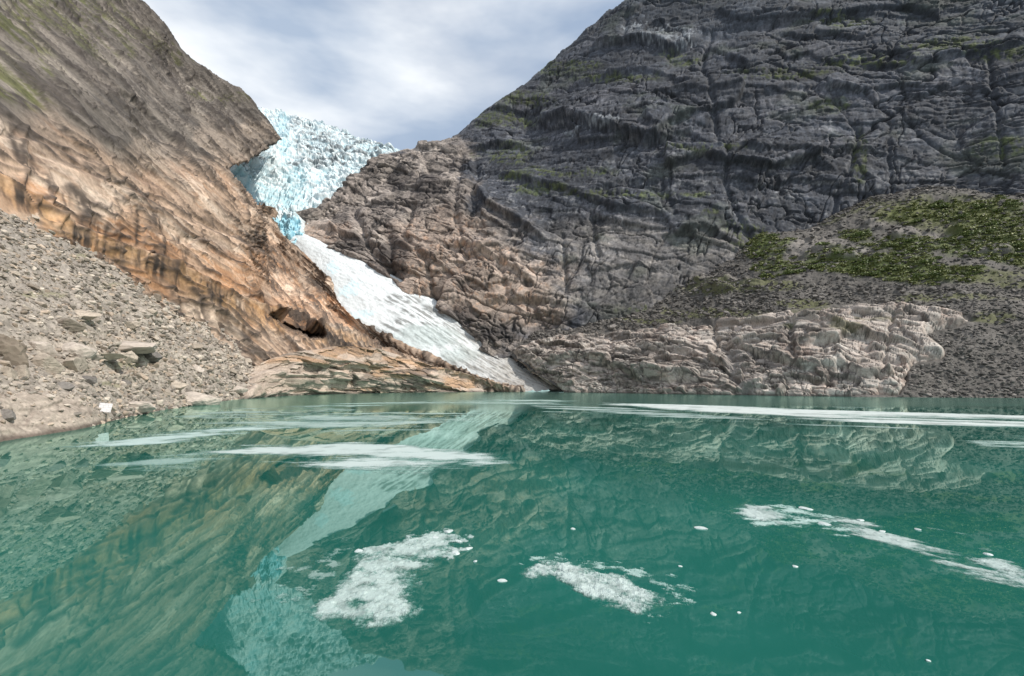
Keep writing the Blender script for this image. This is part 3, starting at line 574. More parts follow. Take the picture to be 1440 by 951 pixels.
# outcrop: same slope, standing proud of it
O_ = Loft(topT, footT, 1600, 460, [(.35, (0, 2, -3)), (.7, (0, 2, -2))], (0, 14, 8), (0, -10, -6))
px, py = O_.px, O_.py
eO = unproj(1250, 450, 130)-unproj(900, 490, 175); eO /= np.linalg.norm(eO); fO = np.cross(eO, O_.m); fO /= np.linalg.norm(fO); fO *= np.sign(fO[2]); mO = np.cross(eO, fO)
tl = .28; eO, fO = eO*math.cos(tl)-fO*math.sin(tl), fO*math.cos(tl)+eO*math.sin(tl); FR = np.stack([eO, fO, mO], 1)
X = (O_.P@FR).astype(f32); w3 = fbm3(X, 8, 3, 204); WX = X+w3[..., None]*np.array([2.5, 1.3, 1.3], f32)
wO = 6*fbm3(X, 7, 4, 205)
sd = segdist(px, py, OUT, True)+wO
h1, e1, r1 = facets3(WX, (17, 7, 7), 221); h2, e2, r2 = facets3(WX, (6.5, 2.6, 2.6), 222); h3, e3, r3 = facets3(WX, (2.6, 1.1, 1.1), 223)
c1 = cracks3(WX, (15, 4.2, 4.2), 21, .028, .05); c2 = cracks3(WX, (5, 1.5, 1.5), 22, .04, .0); c3 = cracks3(WX, (3.2, 7, 7), 23, .025, .0)
d = -3.6+5.2*sst(sd, -3, 14)+2.5*sst(sd, 6, 45)*sst(-px, -1330, -1150)+2.2*h1+.9*h2
wob = 6*fbm3(X, 12, 4, 234)
for pl, am, w in ([[(720, 492), (780, 480), (850, 476), (905, 482), (950, 490)], 2, 7], [[(760, 515), (810, 510), (850, 520), (900, 540), (980, 545)], 3.5, 14], [[(900, 500), (960, 505), (1030, 530)], 3, 12], [[(1040, 500), (1090, 515), (1130, 530), (1180, 528)], 3.2, 14],
                  [[(1110, 462), (1160, 470), (1220, 486)], 2.4, 9], [[(1170, 520), (1210, 538), (1250, 534)], 2.6, 9], [[(1200, 445), (1260, 455), (1320, 458)], 2, 8], [[(1130, 500), (1180, 492), (1230, 500), (1280, 505)], 2.2, 8], [[(1050, 460), (1110, 452)], 2, 8], [[(1225, 508), (1275, 515), (1335, 512)], 2, 7]):
    d += ledge(px, py, pl, am, w, wob)
for pl, w, am in ([[(1000, 450), (1012, 490), (1000, 520)], 3, 1.5], [[(1022, 500), (1040, 545), (1050, 560)], 8, 1.8], [[(1120, 435), (1112, 480), (1120, 520)], 4, 1.6], [[(860, 480), (868, 545)], 3, 1.2], [[(1260, 430), (1250, 480), (1235, 540)], 3, 1.2]):
    d -= am*groove(px, py, pl, w, wob)
O_.disp(d, 3, .05, 1.6, 4, (.55*h2+.2*h3-.5*np.exp(-e1/.03)-.4*np.exp(-e2/.04)-.9*c1-.45*c2-.4*c3)*sst(sd, -3, 8)); O_.fin()
XR = (O_.Q@FR).astype(f32)
n1 = 1.4*fbm3(XR/np.array([12, 4, 4], f32), 1, 4, 241); n2 = 1.4*fbm3(XR/np.array([4, 1.2, 1.2], f32), 1, 5, 242); n3 = 1.4*fbm3(XR, 9, 4, 243)
C = np.zeros(px.shape+(3,), f32)+np.array((.40, .345, .305), f32)
C = mixc(C, (.48, .435, .39), sst(n1, 0, .3)); C = mixc(C, (.41, .29, .235), sst(n2+n3, .1, .5)*.5); C = mixc(C, (.24, .205, .18), sst(n2-n3*.5, .12, .4)*.6)
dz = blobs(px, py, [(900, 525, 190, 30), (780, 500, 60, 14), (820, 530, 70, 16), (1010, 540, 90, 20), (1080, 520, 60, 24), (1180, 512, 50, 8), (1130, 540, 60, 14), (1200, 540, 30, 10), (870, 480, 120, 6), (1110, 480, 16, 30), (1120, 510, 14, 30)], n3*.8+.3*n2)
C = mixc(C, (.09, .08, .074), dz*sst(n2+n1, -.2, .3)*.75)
C = mixc(C, (.045, .04, .037), np.clip(.9*c1+.75*c2+.8*c3+.8*np.exp(-e1/.02)+.6*np.exp(-e2/.025), 0, 1)*.8)
C *= (.78+.4*r1[..., None])*(.82+.34*r2[..., None])
C = mixc(C, (.24, .215, .20), blobs(px, py, [(1038, 525, 16, 30), (1050, 550, 16, 12)], .2*n3)*.8)
C = mixc(C, (.10, .105, .04), blobs(px, py, [(1180, 480, 30, 8), (1240, 455, 40, 6), (1060, 455, 30, 5), (1320, 482, 20, 8), (1110, 470, 20, 6)], n3)*.5)
wet = 1-sst(O_.Q[..., 2]+.4*n2, .1, .7); C = mixc(C, (.10, .085, .075), wet*.8)
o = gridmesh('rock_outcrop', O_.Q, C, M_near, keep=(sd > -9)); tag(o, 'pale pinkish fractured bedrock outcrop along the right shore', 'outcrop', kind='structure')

# ================================================================== LEFT SCREE SLOPE
topS = [(q[0], q[1]-(26 if q[0] < 200 else 14 if q[0] < 300 else 7), q[2]+(5 if q[0] < 300 else 8)) for q in baseL]
footS = fix_foot([(-330, 730, 0), (-200, 690, 0), (-80, 645, 0), (0, 621, 0), (60, 612, 0), (120, 602, 0), (165, 590, 0), (215, 580, 0), (262, 572, 0), (310, 565, 0), (360, 559, 0), (410, 556, 0), (470, 554, 0), (540, 552.5, 0), (610, 551.5, 0), (680, 551, 0), (745, 551, 0)])
S_ = Loft(topS, footS, 1000, 420, [(.3, (0, 0, 2)), (.65, (0, 0, 1)), (.88, (0, 0, 0))], (-2, 6, -6), (3, -4, -2.5))
px, py = S_.px, S_.py; X = S_.P.astype(f32)
n1 = 1.4*fbm3(X, 20, 4, 301); n2 = 1.4*fbm3(X, 5, 5, 302); n3 = 1.4*fbm3(X, 9, 4, 303)
h1, e1, r1 = facets3(X, (4, 4, 2.4), 311); h2, e2, r2 = facets3(X, (1.5, 1.5, .9), 312)
d = 1.6*n1+.6*n2+.45*h1+.35*h2
lowrock = pmask(px, py, [(-400, 520), (0, 555), (60, 550), (110, 560), (150, 590), (120, 605), (60, 616), (0, 640), (-400, 800)], 10, 8*n3)
ql, qe, qr = facets3(X+.6*n2[..., None], (6, 6, .9), 321); q2, qe2, qr2 = facets3(X+.3*n2[..., None], (2.2, 2.2, .35), 322)
d = d*(1-.75*lowrock)+lowrock*(.4+.7*ql+.25*q2)
bed = pmask(px, py, [(120, 470), (200, 465), (240, 500), (250, 520), (150, 545), (60, 520), (40, 470)], 12, 10*n3)
d += bed*(.7*ql+.2*q2-.2)
d *= sst(S_.P[..., 2], -1.5, 2.5)*.8+.2
d *= np.clip(S_.P[..., 1]/100, .35, 1)
S_.disp(d, 1, .22, 1.4, 5); S_.fin(); X = S_.Q.astype(f32)
C = np.zeros(px.shape+(3,), f32)+np.array((.30, .262, .225), f32)
C = mixc(C, (.38, .335, .285), sst(n2+.5*h2, 0, .35)); C = mixc(C, (.15, .13, .112), sst(1.4*fbm3(X, 1., 4, 331), .02, .35)*.6)
C = mixc(C, (.25, .222, .195), sst(-py, -430, -330)*.7)
C = mixc(C, (.41, .345, .285), lowrock*.85); C = mixc(C, (.22, .18, .15), lowrock*np.clip(.9*np.exp(-qe/.05)+.7*np.exp(-qe2/.06)+.5*sst(1.4*fbm3(X*np.array([1, 1, 4], f32), 2, 4, 333), .0, .3), 0, 1)*.8)
C = mixc(C, (.40, .345, .285), bed*.6)
C = mixc(C, (.17, .17, .06), blobs(px, py, [(185, 512, 20, 5), (150, 540, 24, 5), (60, 415, 40, 5), (115, 360, 30, 6), (160, 400, 26, 5)], n3)*.4)
wet = 1-sst(S_.Q[..., 2]+.15*n2, .1, .45); C = mixc(C, (.085, .062, .05), wet*.8)
o = gridmesh('scree_slope', S_.Q, C, M_near, keep=(px < 520)); tag(o, 'pale beige rubble slope beneath the orange slab on the left shore', 'slope', kind='structure')
# shelf of bedrock at the far end of the left shore
SH = [(330, 545), (372, 520), (400, 497), (450, 489), (520, 489), (560, 499), (615, 517), (665, 537), (730, 552), (735, 575), (330, 575)]
topH = [(300, 512, 106), (360, 503, 118), (420, 491, 131), (480, 486, 144), (530, 487, 156), (575, 500, 168), (625, 519, 178), (680, 539, 184), (735, 554, 187)]
footH = fix_foot([(300, 566, 0), (350, 560, 0), (410, 556, 0), (470, 554, 0), (530, 552.6, 0), (590, 551.8, 0), (640, 551.2, 0), (690, 551, 0), (740, 551, 0)])
H_ = Loft(topH, footH, 700, 220, [(.3, (2, -3, 2)), (.7, (2, -3, 2))], (-3, 7, -2), (2, -4, -3))
px, py = H_.px, H_.py
FR = bedding(H_, [(420, 505, 6), (500, 512, 8), (600, 532, 16), (450, 535, 3), (560, 540, 6), (520, 500, 5)])
X = (H_.P@FR).astype(f32); w3 = fbm3(X, 8, 3, 340); WX = X+w3[..., None]*np.array([2.5, 1, 1], f32)
sd = segdist(px, py, SH, True)+16*fbm3(X, 7, 4, 341)
h1, e1, r1 = facets3(WX, (16, 3.4, 16), 351); h2, e2, r2 = facets3(WX, (7, 1.5, 7), 352)
c1 = cracks3(WX, (14, 2.6, 14), 31, .04, .0); c2 = cracks3(WX, (6, 1, 6), 32, .05, .0)
n1 = 1.4*fbm3(X/np.array([14, 2.6, 14], f32), 1, 4, 355); n2 = 1.4*fbm3(X/np.array([6, .9, 6], f32), 1, 4, 356)
d = -3+4.5*sst(sd, -2, 14)+1.8*h1+.5*h2
d += ledge(px, py, [(430, 512), (500, 512), (560, 524), (640, 545)], 1.5, 8, 4*w3)+ledge(px, py, [(360, 530), (440, 528), (520, 534), (600, 545)], 1.3, 8, 5*w3)
d -= 3*sst(-H_.t, -.12, 0)
H_.disp(d, 2, .08, 1.6, 6, (.4*h2-.5*np.exp(-e1/.04)-.6*c1-.3*c2)); H_.fin()
C = np.zeros(px.shape+(3,), f32)+np.array((.40, .325, .265), f32)
C = mixc(C, (.41, .25, .145), blobs(px, py, [(480, 496, 60, 10), (560, 515, 90, 16), (650, 540, 70, 10), (430, 505, 40, 8)], n1)*.75)
C = mixc(C, (.19, .155, .13), sst(n2, .02, .35)*.6); C = mixc(C, (.42, .35, .30), sst(r2+n1*.5, .7, 1)*.5)
C = mixc(C, (.08, .065, .058), blobs(px, py, [(560, 540, 60, 8), (590, 522, 30, 6), (500, 530, 30, 8)], n1+n2)*.6)
C = mixc(C, (.07, .056, .05), np.clip(.7*c1+.45*c2+.5*np.exp(-e1/.02)+.3*np.exp(-e2/.02), 0, 1)*.7); wet = 1-sst(H_.Q[..., 2]+.2*n2, .2, .8); C = mixc(C, (.13, .11, .095), wet*.8)
C *= (.8+.36*r1[..., None])*(.84+.3*r2[..., None])
o = gridmesh('rock_shelf', H_.Q, C, M_near, keep=(sd > -8)); tag(o, 'low rounded orange bedrock shelf on the far left shore', 'outcrop', kind='structure')

# ================================================================== GLACIER
glacier = bpy.data.objects.new('glacier', None); S.collection.objects.link(glacier)
glacier.location = tuple(unproj(405, 300, 300))
tag(glacier, 'blue and white crevassed glacier icefall filling the notch between the mountains', 'glacier')
def to_parent(o, par):
    o.parent = par; o.matrix_parent_inverse.identity(); o.location = -par.location
GP = [(340, 140), (363, 151), (392, 155), (412, 161), (440, 168), (470, 179), (500, 190), (520, 197), (538, 203), (556, 207), (562, 230), (520, 300), (437, 300), (398, 302), (376, 303), (362, 290), (346, 262), (322, 242), (322, 234)]
rows = [[(290, 120, 520), (360, 148, 490), (430, 164, 485), (500, 189, 470), (590, 212, 440)],
        [(290, 165, 430), (360, 180, 425), (430, 195, 425), (500, 210, 415), (590, 230, 410)],
        [(285, 215, 300), (350, 222, 345), (430, 232, 375), (500, 240, 375), (590, 255, 380)],
        [(290, 255, 290), (350, 260, 318), (430, 266, 335), (500, 268, 345), (590, 280, 350)],
        [(300, 305, 284), (360, 306, 290), (430, 306, 300), (500, 306, 310), (590, 306, 320)]]
rows = [[(q[0], q[1]-25, q[2]+12) for q in rows[0]]]+rows+[[(q[0], q[1]+22, q[2]-4) for q in rows[-1]]]
G_ = Sheet(rows, 620, 460, even=False)
px, py = G_.px, G_.py; a, b = G_.a, G_.b
sd = segdist(px, py, GP, True)+2.0*fbm(px/7, py/7, 3, 401)
ys = py+.25*(px-430)
wx_ = a+5*fbm(a/24, b/24, 3, 402); wy_ = b+4*fbm(a/20, b/20, 3, 403)
cre = ridged(wx_/26+.2*wy_/20, wy_/8.5, 4, 404, .6); cr2 = ridged(wx_/8, wy_/5, 3, 405, .6)
h1, e1, r1 = facets(wx_/11, wy_/6.5, 406); h2, e2, r2 = facets(wx_/4.5, wy_/3.2, 407)
d = -6+9*sst(sd, -2, 9)+8*(cre-.4)+1.5*(cr2-.4)+3.8*h1+1.1*h2-2.6*np.exp(-e1/.1)+3*fbm(a/30, b/30, 3, 408)
front = pmask(px, py, [(362, 262), (400, 258), (428, 270), (440, 300), (380, 300)], 8)
d = d*(1-.5*front)+front*(4*ridged(a/3.6, b/30, 3, 409)-1)
G_.disp(d, 2, .3, 4.5, 7); G_.fin()
dep = sst(-cre+.42, 0, .22)
n1 = fbm(a/20, b/14, 4, 411); n2 = fbm(a/5, b/4, 4, 412)
C = np.zeros(px.shape+(3,), f32)+np.array((.60, .66, .67), f32)
blu = blobs(px, py, [(370, 280, 50, 26), (395, 285, 40, 20), (350, 262, 26, 20), (398, 190, 14, 44), (540, 212, 40, 14), (420, 262, 20, 30), (345, 248, 20, 12)], .6*n1)
C = mixc(C, (.30, .53, .60), np.clip(blu*(.3+.7*sst(n2, -.2, .3)), 0, 1)*.7)
C = mixc(C, (.30, .52, .58), sst(np.exp(-e1/.1)+sst(n2, .1, .5)*.6, .3, 1)*.55)
C = mixc(C, (.22, .46, .55), dep*.32)
dirt = blobs(px, py, [(480, 205, 90, 24), (510, 215, 60, 20), (440, 180, 50, 10), (470, 225, 60, 14), (430, 235, 50, 10)], .7*n1)
C = mixc(C, (.13, .15, .16), dirt*sst(n2+.8*fbm(wx_/18+wy_/9, wy_/4, 4, 415)*2+.4*(r1-.5), -.1, .3)*.9)
C = mixc(C, (.40, .45, .46), sst(n2+.5*n1, .22, .5)*.5)
o = gridmesh('icefall', G_.Q, C, M_ice, keep=(sd > -6)); to_parent(o, glacier)
# blue broken snout below the icefall
rows = [[(340, 288, 291), (370, 292, 289), (400, 294, 289), (430, 294, 291), (455, 296, 296)],
        [(345, 300, 279), (372, 302, 278), (402, 304, 278), (430, 306, 280), (455, 310, 286)],
        [(365, 322, 269), (385, 325, 268), (405, 328, 269), (425, 330, 272), (450, 332, 280)],
        [(390, 345, 262), (405, 348, 262), (418, 350, 262), (432, 352, 263), (450, 356, 268)],
        [(398, 358, 258), (412, 362, 258), (424, 364, 258), (438, 366, 259), (455, 368, 262)]]
N_ = Sheet(rows, 240, 180, even=False); px, py = N_.px, N_.py; a, b = N_.a, N_.b
NP = [(364, 297), (395, 293), (412, 300), (428, 308), (432, 330), (428, 352), (440, 366), (400, 362), (380, 335)]
sd = segdist(px, py, NP, True)+1.5*fbm(px/5, py/5, 3, 421)
h1, e1, r1 = facets(a/5, b/7, 422); h2, e2, r2 = facets(a/2.2, b/3, 423)
d = -4+7*sst(sd, -2, 6)+3.4*h1+1.8*h2-1.5*np.exp(-e1/.1)+1.6*ridged(a/3, b/16, 3, 424)
N_.disp(d, 1, .3, 2, 8); N_.fin(); n2 = fbm(a/4, b/5, 4, 425)
C = np.zeros(px.shape+(3,), f32)+np.array((.62, .68, .69), f32)
C = mixc(C, (.26, .53, .64), np.clip(blobs(px, py, [(383, 318, 22, 10), (408, 325, 20, 18), (420, 342, 12, 14), (400, 340, 20, 10)], .5*n2)*1.1, 0, 1)*.85)
C = mixc(C, (.30, .60, .70), sst(n2, .1, .4)*.5)
o = gridmesh('blue_ice_snout', N_.Q, C, M_ice, keep=(sd > -5)); to_parent(o, glacier); o['label'] = 'deep blue broken ice blocks above the snow tongue'
# snow tongue
lE = [(392, 330, 270), (410, 345, 260), (440, 378, 246), (438, 405, 236), (482, 452, 219), (548, 492, 204), (620, 518, 199), (685, 542, 194), (735, 556, 187)]
rE = [(425, 335, 275), (452, 344, 262), (520, 374, 248), (568, 400, 240), (614, 428, 231), (660, 462, 222), (705, 496, 214), (752, 528, 205), (792, 552, 190)]
a1 = unproj(*resample(lE, 20).T); a2 = unproj(*resample(rE, 20).T)
class Raw(Sheet):
    def __init__(s, R, nu, nv):
        A = catmull(np.swapaxes(np.array(R), 0, 1), np.linspace(0, R[0].shape[0]-1, nu))
        s.P = catmull(np.swapaxes(A, 0, 1), np.linspace(0, len(R)-1, nv)); s.calc()
up = np.array([0, 0, 1.])
rowsW = [a1+np.array([-6, -3, -7]), a1, a1*.66+a2*.34+up*3.0, a1*.33+a2*.67+up*3.0, a2, a2+np.array([5, 5, -7])]
tpr = np.ones((20, 1)); tpr[-3:, 0] = (.7, .4, .1)
rowsW = [r*1.0 for r in rowsW]
for k in (2, 3): rowsW[k] = rowsW[k]-up*3.0*(1-tpr)
W_ = Raw(rowsW, 520, 260); px, py = W_.px, W_.py
ta, tb = line_frame(W_, (440, 350), (760, 545), 258, 195)
n1 = fbm(ta/14, tb/5, 4, 431); n2 = fbm(ta/4, tb/2, 4, 432); st = fbm(ta/40, tb/1.6, 4, 433)
tt = sst(px, 480, 760)
d = .6*n1+.2*n2*(1+2*tt)+tt*.8*(ridged(ta/9, tb/2.5, 4, 434)-.4)
d += -1.2*groove(px, py, [(590, 430), (640, 465), (690, 500)], 9, 3*n1)
W_.disp(d+1.5, 1, .12, 2, 9); W_.fin()
C = np.zeros(px.shape+(3,), f32)+np.array((.64, .67, .68), f32)
C = mixc(C, (.58, .76, .82), blobs(px, py, [(490, 412, 20, 10), (500, 405, 16, 8), (470, 378, 10, 10), (510, 445, 20, 8)], .9*n2+.4*n1)*.6)
dirt = blobs(px, py, [(600, 442, 60, 14), (640, 470, 80, 22), (600, 470, 60, 24), (690, 510, 70, 24), (560, 425, 40, 10), (730, 535, 50, 16), (560, 462, 40, 14)], .5*n1)
C = mixc(C, (.22, .225, .22), dirt*sst(st+.4*n2, -.18, .2)*.95)
C = mixc(C, (.40, .47, .46), blobs(px, py, [(600, 478, 60, 22), (650, 500, 40, 14)], .6*n1)*.6)
C = mixc(C, (.32, .29, .26), sst(px+25*n1, 600, 740)*.75)
C = mixc(C, (.20, .18, .16), sst(fbm(ta/1.5, tb/1.2, 3, 436), .28, .5)*tt*.6)
o = gridmesh('snow_tongue', W_.Q, C, M_snow, keep=(proj(W_.Q)[0] < 800)); tag(o, 'long white snow tongue running down from the glacier into the lake', 'snow patch')
# sign, boulders, rubble, shrubs, ice: below
#%%DETAILS%%
import bmesh
from mathutils import Matrix, Euler
rng = np.random.default_rng(7); random.seed(7)
def ico(sub):
    bm = bmesh.new(); bmesh.ops.create_icosphere(bm, subdivisions=sub, radius=1)
    V = np.array([v.co[:] for v in bm.verts]); F = np.array([[v.index for v in f.verts] for f in bm.faces]); bm.free(); return V, F
ICO = {k: ico(k) for k in (1, 2, 4)}
def rock_shape(sub, r, n=13, rough=.03, round_=.0):
    V, F = ICO[sub]
    nn = r.normal(size=(n, 3)); nn /= np.linalg.norm(nn, axis=1, keepdims=True)
    dd = r.uniform(.55, .95, n); c = V@nn.T
    rad = np.min(np.where(c > .05, dd/np.maximum(c, .05), 9), axis=1); rad = np.minimum(rad, 1.25)
    rad = rad*(1-round_)+round_*.9
    if rough: rad = rad+rough*(2*fbm3(V*1.0+r.uniform(0, 50), .45, 4, 5)+fbm3(V+9, .16, 2, 6))
    return V*rad[:, None], F
def rock_mesh(name, seed, mat, round_=0., rough=.035):
    r = np.random.default_rng(seed); V, F = rock_shape(4, r, 14, rough, round_)
    me = rawmesh(name, V, F, 3, False); me.materials.append(mat); return me
RM = [rock_mesh('boulder', 40+k, M_boul) for k in range(8)]
RP = [rock_mesh('boulder', 60+k, M_pale, .25) for k in range(3)]
RD = [rock_mesh('boulder', 70+k, M_dark, .1) for k in range(5)]
RR = rock_mesh('boulder', 81, mat_boulder('brown_boulder', (.17, .14, .11), (.20, .165, .13), 1.2), .3, .14)
def boulder(me, p, sx, sy, sz, rot, label, group=None, sink=.25):
    o = bpy.data.objects.new('boulder', me); S.collection.objects.link(o)
    o.scale = (sx, sy, sz); o.rotation_euler = rot; o.location = (p[0], p[1], p[2]+sz*(1-2*sink))
    return tag(o, label, 'boulder', group)
def pxm(p): return (p[1]*cP+(p[2]-CAMH)*sP)/FPX       # metres per photograph pixel at p
GB = 'boulders scattered over the left rubble slope'
for x, y, w, h, me, ang, label in [
    (2, 484, 34, 32, RR, .3, 'large rounded brown boulder at the left end of the rubble slope'),
    (180, 484, 56, 13, RP[0], -.12, 'longest pale flat slab lying in the middle of the left rubble slope'),
    (142, 498, 42, 9, RM[0], -.15, 'low grey slab just left of the longest pale slab'),
    (178, 500, 13, 10, RM[1], .4, 'squat grey block tucked under the longest pale slab'),
    (205, 498, 24, 12, RD[0], -.3, 'dark shaded block under the right end of the longest pale slab'),
    (98, 490, 30, 15, RP[1], -.3, 'pale tan boulder right of the big brown boulder'),
    (55, 486, 20, 14, RP[2], .2, 'pale rounded boulder touching the big brown boulder'),
    (60, 508, 26, 14, RM[2], -.2, 'grey block below the pale tan boulder'),
    (98, 512, 26, 15, RM[3], -.4, 'grey striped block between the brown boulder and the shore'),
    (28, 520, 14, 12, RM[4], .1, 'small grey boulder under the big brown boulder'),
    (10, 524, 13, 11, RM[5], .7, 'lowest small grey boulder at the left edge below the brown boulder'),
    (122, 533, 15, 9, RD[1], -.2, 'dark low boulder above the smooth shore rock'),
    (90, 541, 13, 9, RD[2], .3, 'dark rounded boulder beside the smooth shore rock'),
    (268, 559, 34, 13, RP[1], 0, 'smooth pale boulder at the waterline, brightest on the left shore'),
    (244, 541, 20, 9, RM[6], -.1, 'reddish grey boulder just above the pale waterline boulder'),
    (190, 567, 26, 9, RP[2], 0, 'low tan slab at the waterline right of the white board'),
    (8, 582, 16, 10, RD[3], .1, 'dark grey boulder at the left edge of the smooth shore rock'),
    (178, 455, 20, 12, RM[0], -.5, 'pointed grey block high above the longest pale slab'),
    (92, 456, 26, 9, RM[2], -.4, 'grey slab leaning downhill above the pale tan boulder'),
    (330, 545, 15, 6, RP[1], 0, 'small pale boulder near the rock shelf'),
    (115, 442, 22, 8, RM[5], -.4, 'narrow grey slab highest above the pale tan boulder'),
    (176, 538, 10, 7, RD[4], 0, 'small dark boulder on gravel above the white board')]:
    p, n = S_.lonlat(x, y+h*.3); k = pxm(p)
    boulder(me, p, w*k, w*k*.7, h*k, (.05, ang*.3, ang), label, GB, .55)
# more boulders, picked evenly over what one sees of the slope
def pick(sh, n, cond, seed):
    r = np.random.default_rng(seed); nv, nu = sh.P.shape[:2]; idx = r.integers(0, nv*nu, n*12)
    qx, qy = sh.qxy; ok = cond(qx[idx], qy[idx], sh.Q.reshape(-1, 3)[idx, 2]); return idx[ok][:n], r
inS = lambda x, y, z: (x > -40) & (x < 560) & (z > .15) & (y < 640)
idx, r = pick(S_, 215, inS, 3)
Q = S_.Q.reshape(-1, 3)
for i in idx:
    p = Q[i]; k = pxm(p); x, y = S_.qxy[0][i], S_.qxy[1][i]
    w = (3.2+5.5*r.random()**2.5)*k; w = min(w, 1.6); near_water = p[2] < 1.6; upper_ = y < 440
    zone = 'left of the longest pale slab' if x < 120 else 'around the longest pale slab' if x < 235 else 'between the waterline boulder and rock shelf'
    if near_water: lab, gr, me = 'small rounded boulder lying along the waterline of the left shore', 'boulders along the left waterline', RM[r.integers(8)] if r.random() < .6 else RD[r.integers(5)]
    elif upper_: lab, gr, me = 'angular grey boulder high on the rubble below the orange slab', 'boulders high on the left rubble slope', RM[r.integers(8)]
    else: lab, gr, me = 'pale grey boulder low on the rubble '+zone, 'boulders on the left rubble '+zone, RM[r.integers(8)] if r.random() < .8 else RP[r.integers(3)]
    boulder(me, p, w*r.uniform(.9, 1.5), w*r.uniform(.7, 1), w*r.uniform(.35, .7), (r.uniform(-.3, .3), r.uniform(-.1, .6), r.uniform(-.8, .5)), lab, gr, .3)
inT = lambda x, y, z: (x > 760) & (x < 1470) & (z > .15) & (segdist(x, y, OUT, True) < 0)
idx, r = pick(T_, 60, inT, 5); Q = T_.Q.reshape(-1, 3)
for i in idx:
    p = Q[i]; k = pxm(p); w = (2.4+3.5*r.random()**2)*k
    boulder(RD[r.integers(5)], p, w*r.uniform(.9, 1.4), w, w*r.uniform(.4, .8), (r.uniform(-.3, .3), r.uniform(-.5, .2), r.uniform(-3, 3)), 'dark grey boulder lying on the scree slope of the right shore', 'boulders on the right scree slope', .25)
# rubble: far too many stones to count
def rubble(name, sh, n, cond, smin, smax, pw, pal, mat, label, seed, cap=.9, flat=.55, big=.12):
    idx, r = pick(sh, n, cond, seed); Q = sh.Q.reshape(-1, 3)[idx]; n = len(idx); k = (Q[:, 1]*cP+(Q[:, 2]-CAMH)*sP)/FPX
    sz = np.minimum((smin+(smax-smin)*r.random(n)**pw)*k, cap)
    VV, FF, CC = [], [], []; off = 0; var = [rock_shape(1, np.random.default_rng(900+q), 9, 0)[0] for q in range(24)]; f1_ = ICO[1][1]
    vb = [rock_shape(2, np.random.default_rng(950+q), 11, 0)[0] for q in range(24)]; f2_ = ICO[2][1]; thr = np.quantile(sz/k, 1-big)
    base = np.array(pal); R = r.random((n, 8)); which = r.integers(0, 24, n)
    for q in range(n):
        bigq = sz[q]/k[q] > thr; v = (vb if bigq else var)[which[q]]; f = f2_ if bigq else f1_
        w = sz[q]; v = v*np.array([w*(.7+.7*R[q, 0]), w*(.6+.4*R[q, 1]), w*(flat*.6+flat*R[q, 2])])
        a_ = R[q, 3]*6.28; t_ = (R[q, 4]-.5)*1.1; ca_, sa_, ct, st_ = math.cos(a_), math.sin(a_), math.cos(t_), math.sin(t_)
        v = np.stack([v[:, 0]*ct+v[:, 2]*st_, v[:, 1], -v[:, 0]*st_+v[:, 2]*ct], 1)
        v = np.stack([v[:, 0]*ca_-v[:, 1]*sa_, v[:, 0]*sa_+v[:, 1]*ca_, v[:, 2]], 1)
        VV.append(v+Q[q]+np.array([0, 0, w*.12])); FF.append(f+off); off += len(v)
        c = base[int(R[q, 5]*len(base)) % len(base)]*(.7+.55*R[q, 6]); CC.append(np.repeat(c[None], len(v), 0))
    me = rawmesh(name, np.concatenate(VV), np.concatenate(FF), 3, False); setcol(me, np.concatenate(CC))
    return tag(link(name, me, mat), label, 'rubble', kind='stuff')
notbed = lambda x, y: segdist(x.astype(f32), y.astype(f32), [(-60, 556), (60, 552), (110, 562), (150, 590), (120, 605), (60, 616), (-60, 640)], True) < 2
rubble('rubble', S_, 22000, lambda x, y, z: (x > -60) & (x < 600) & (z > -.1) & (y < 600) & (notbed(x, y) | (np.sin(x*.9+y) > .93)), 1.1, 5.5, 3.2,
       [(.35, .305, .26), (.29, .255, .22), (.43, .375, .315), (.20, .175, .15), (.38, .305, .24)], M_near, 'loose pale grey stones covering the left slope', 11)
rubble('rubble', T_, 13000, lambda x, y, z: (x > 740) & (x < 1480) & (z > -.1) & (segdist(x.astype(f32), y.astype(f32), OUT, True) < 3) & ((segdist(x.astype(f32), y.astype(f32), [(1040, 330), (1500, 240), (1500, 400), (1040, 400)], True) < 0) | (np.sin(x*1.7+y*3.1) > .4)), .9, 3.6, 3,
       [(.115, .105, .096), (.15, .137, .124), (.08, .073, .068), (.19, .172, .158)], M_near, 'loose dark grey stones covering the right scree slope', 12, cap=1.3)
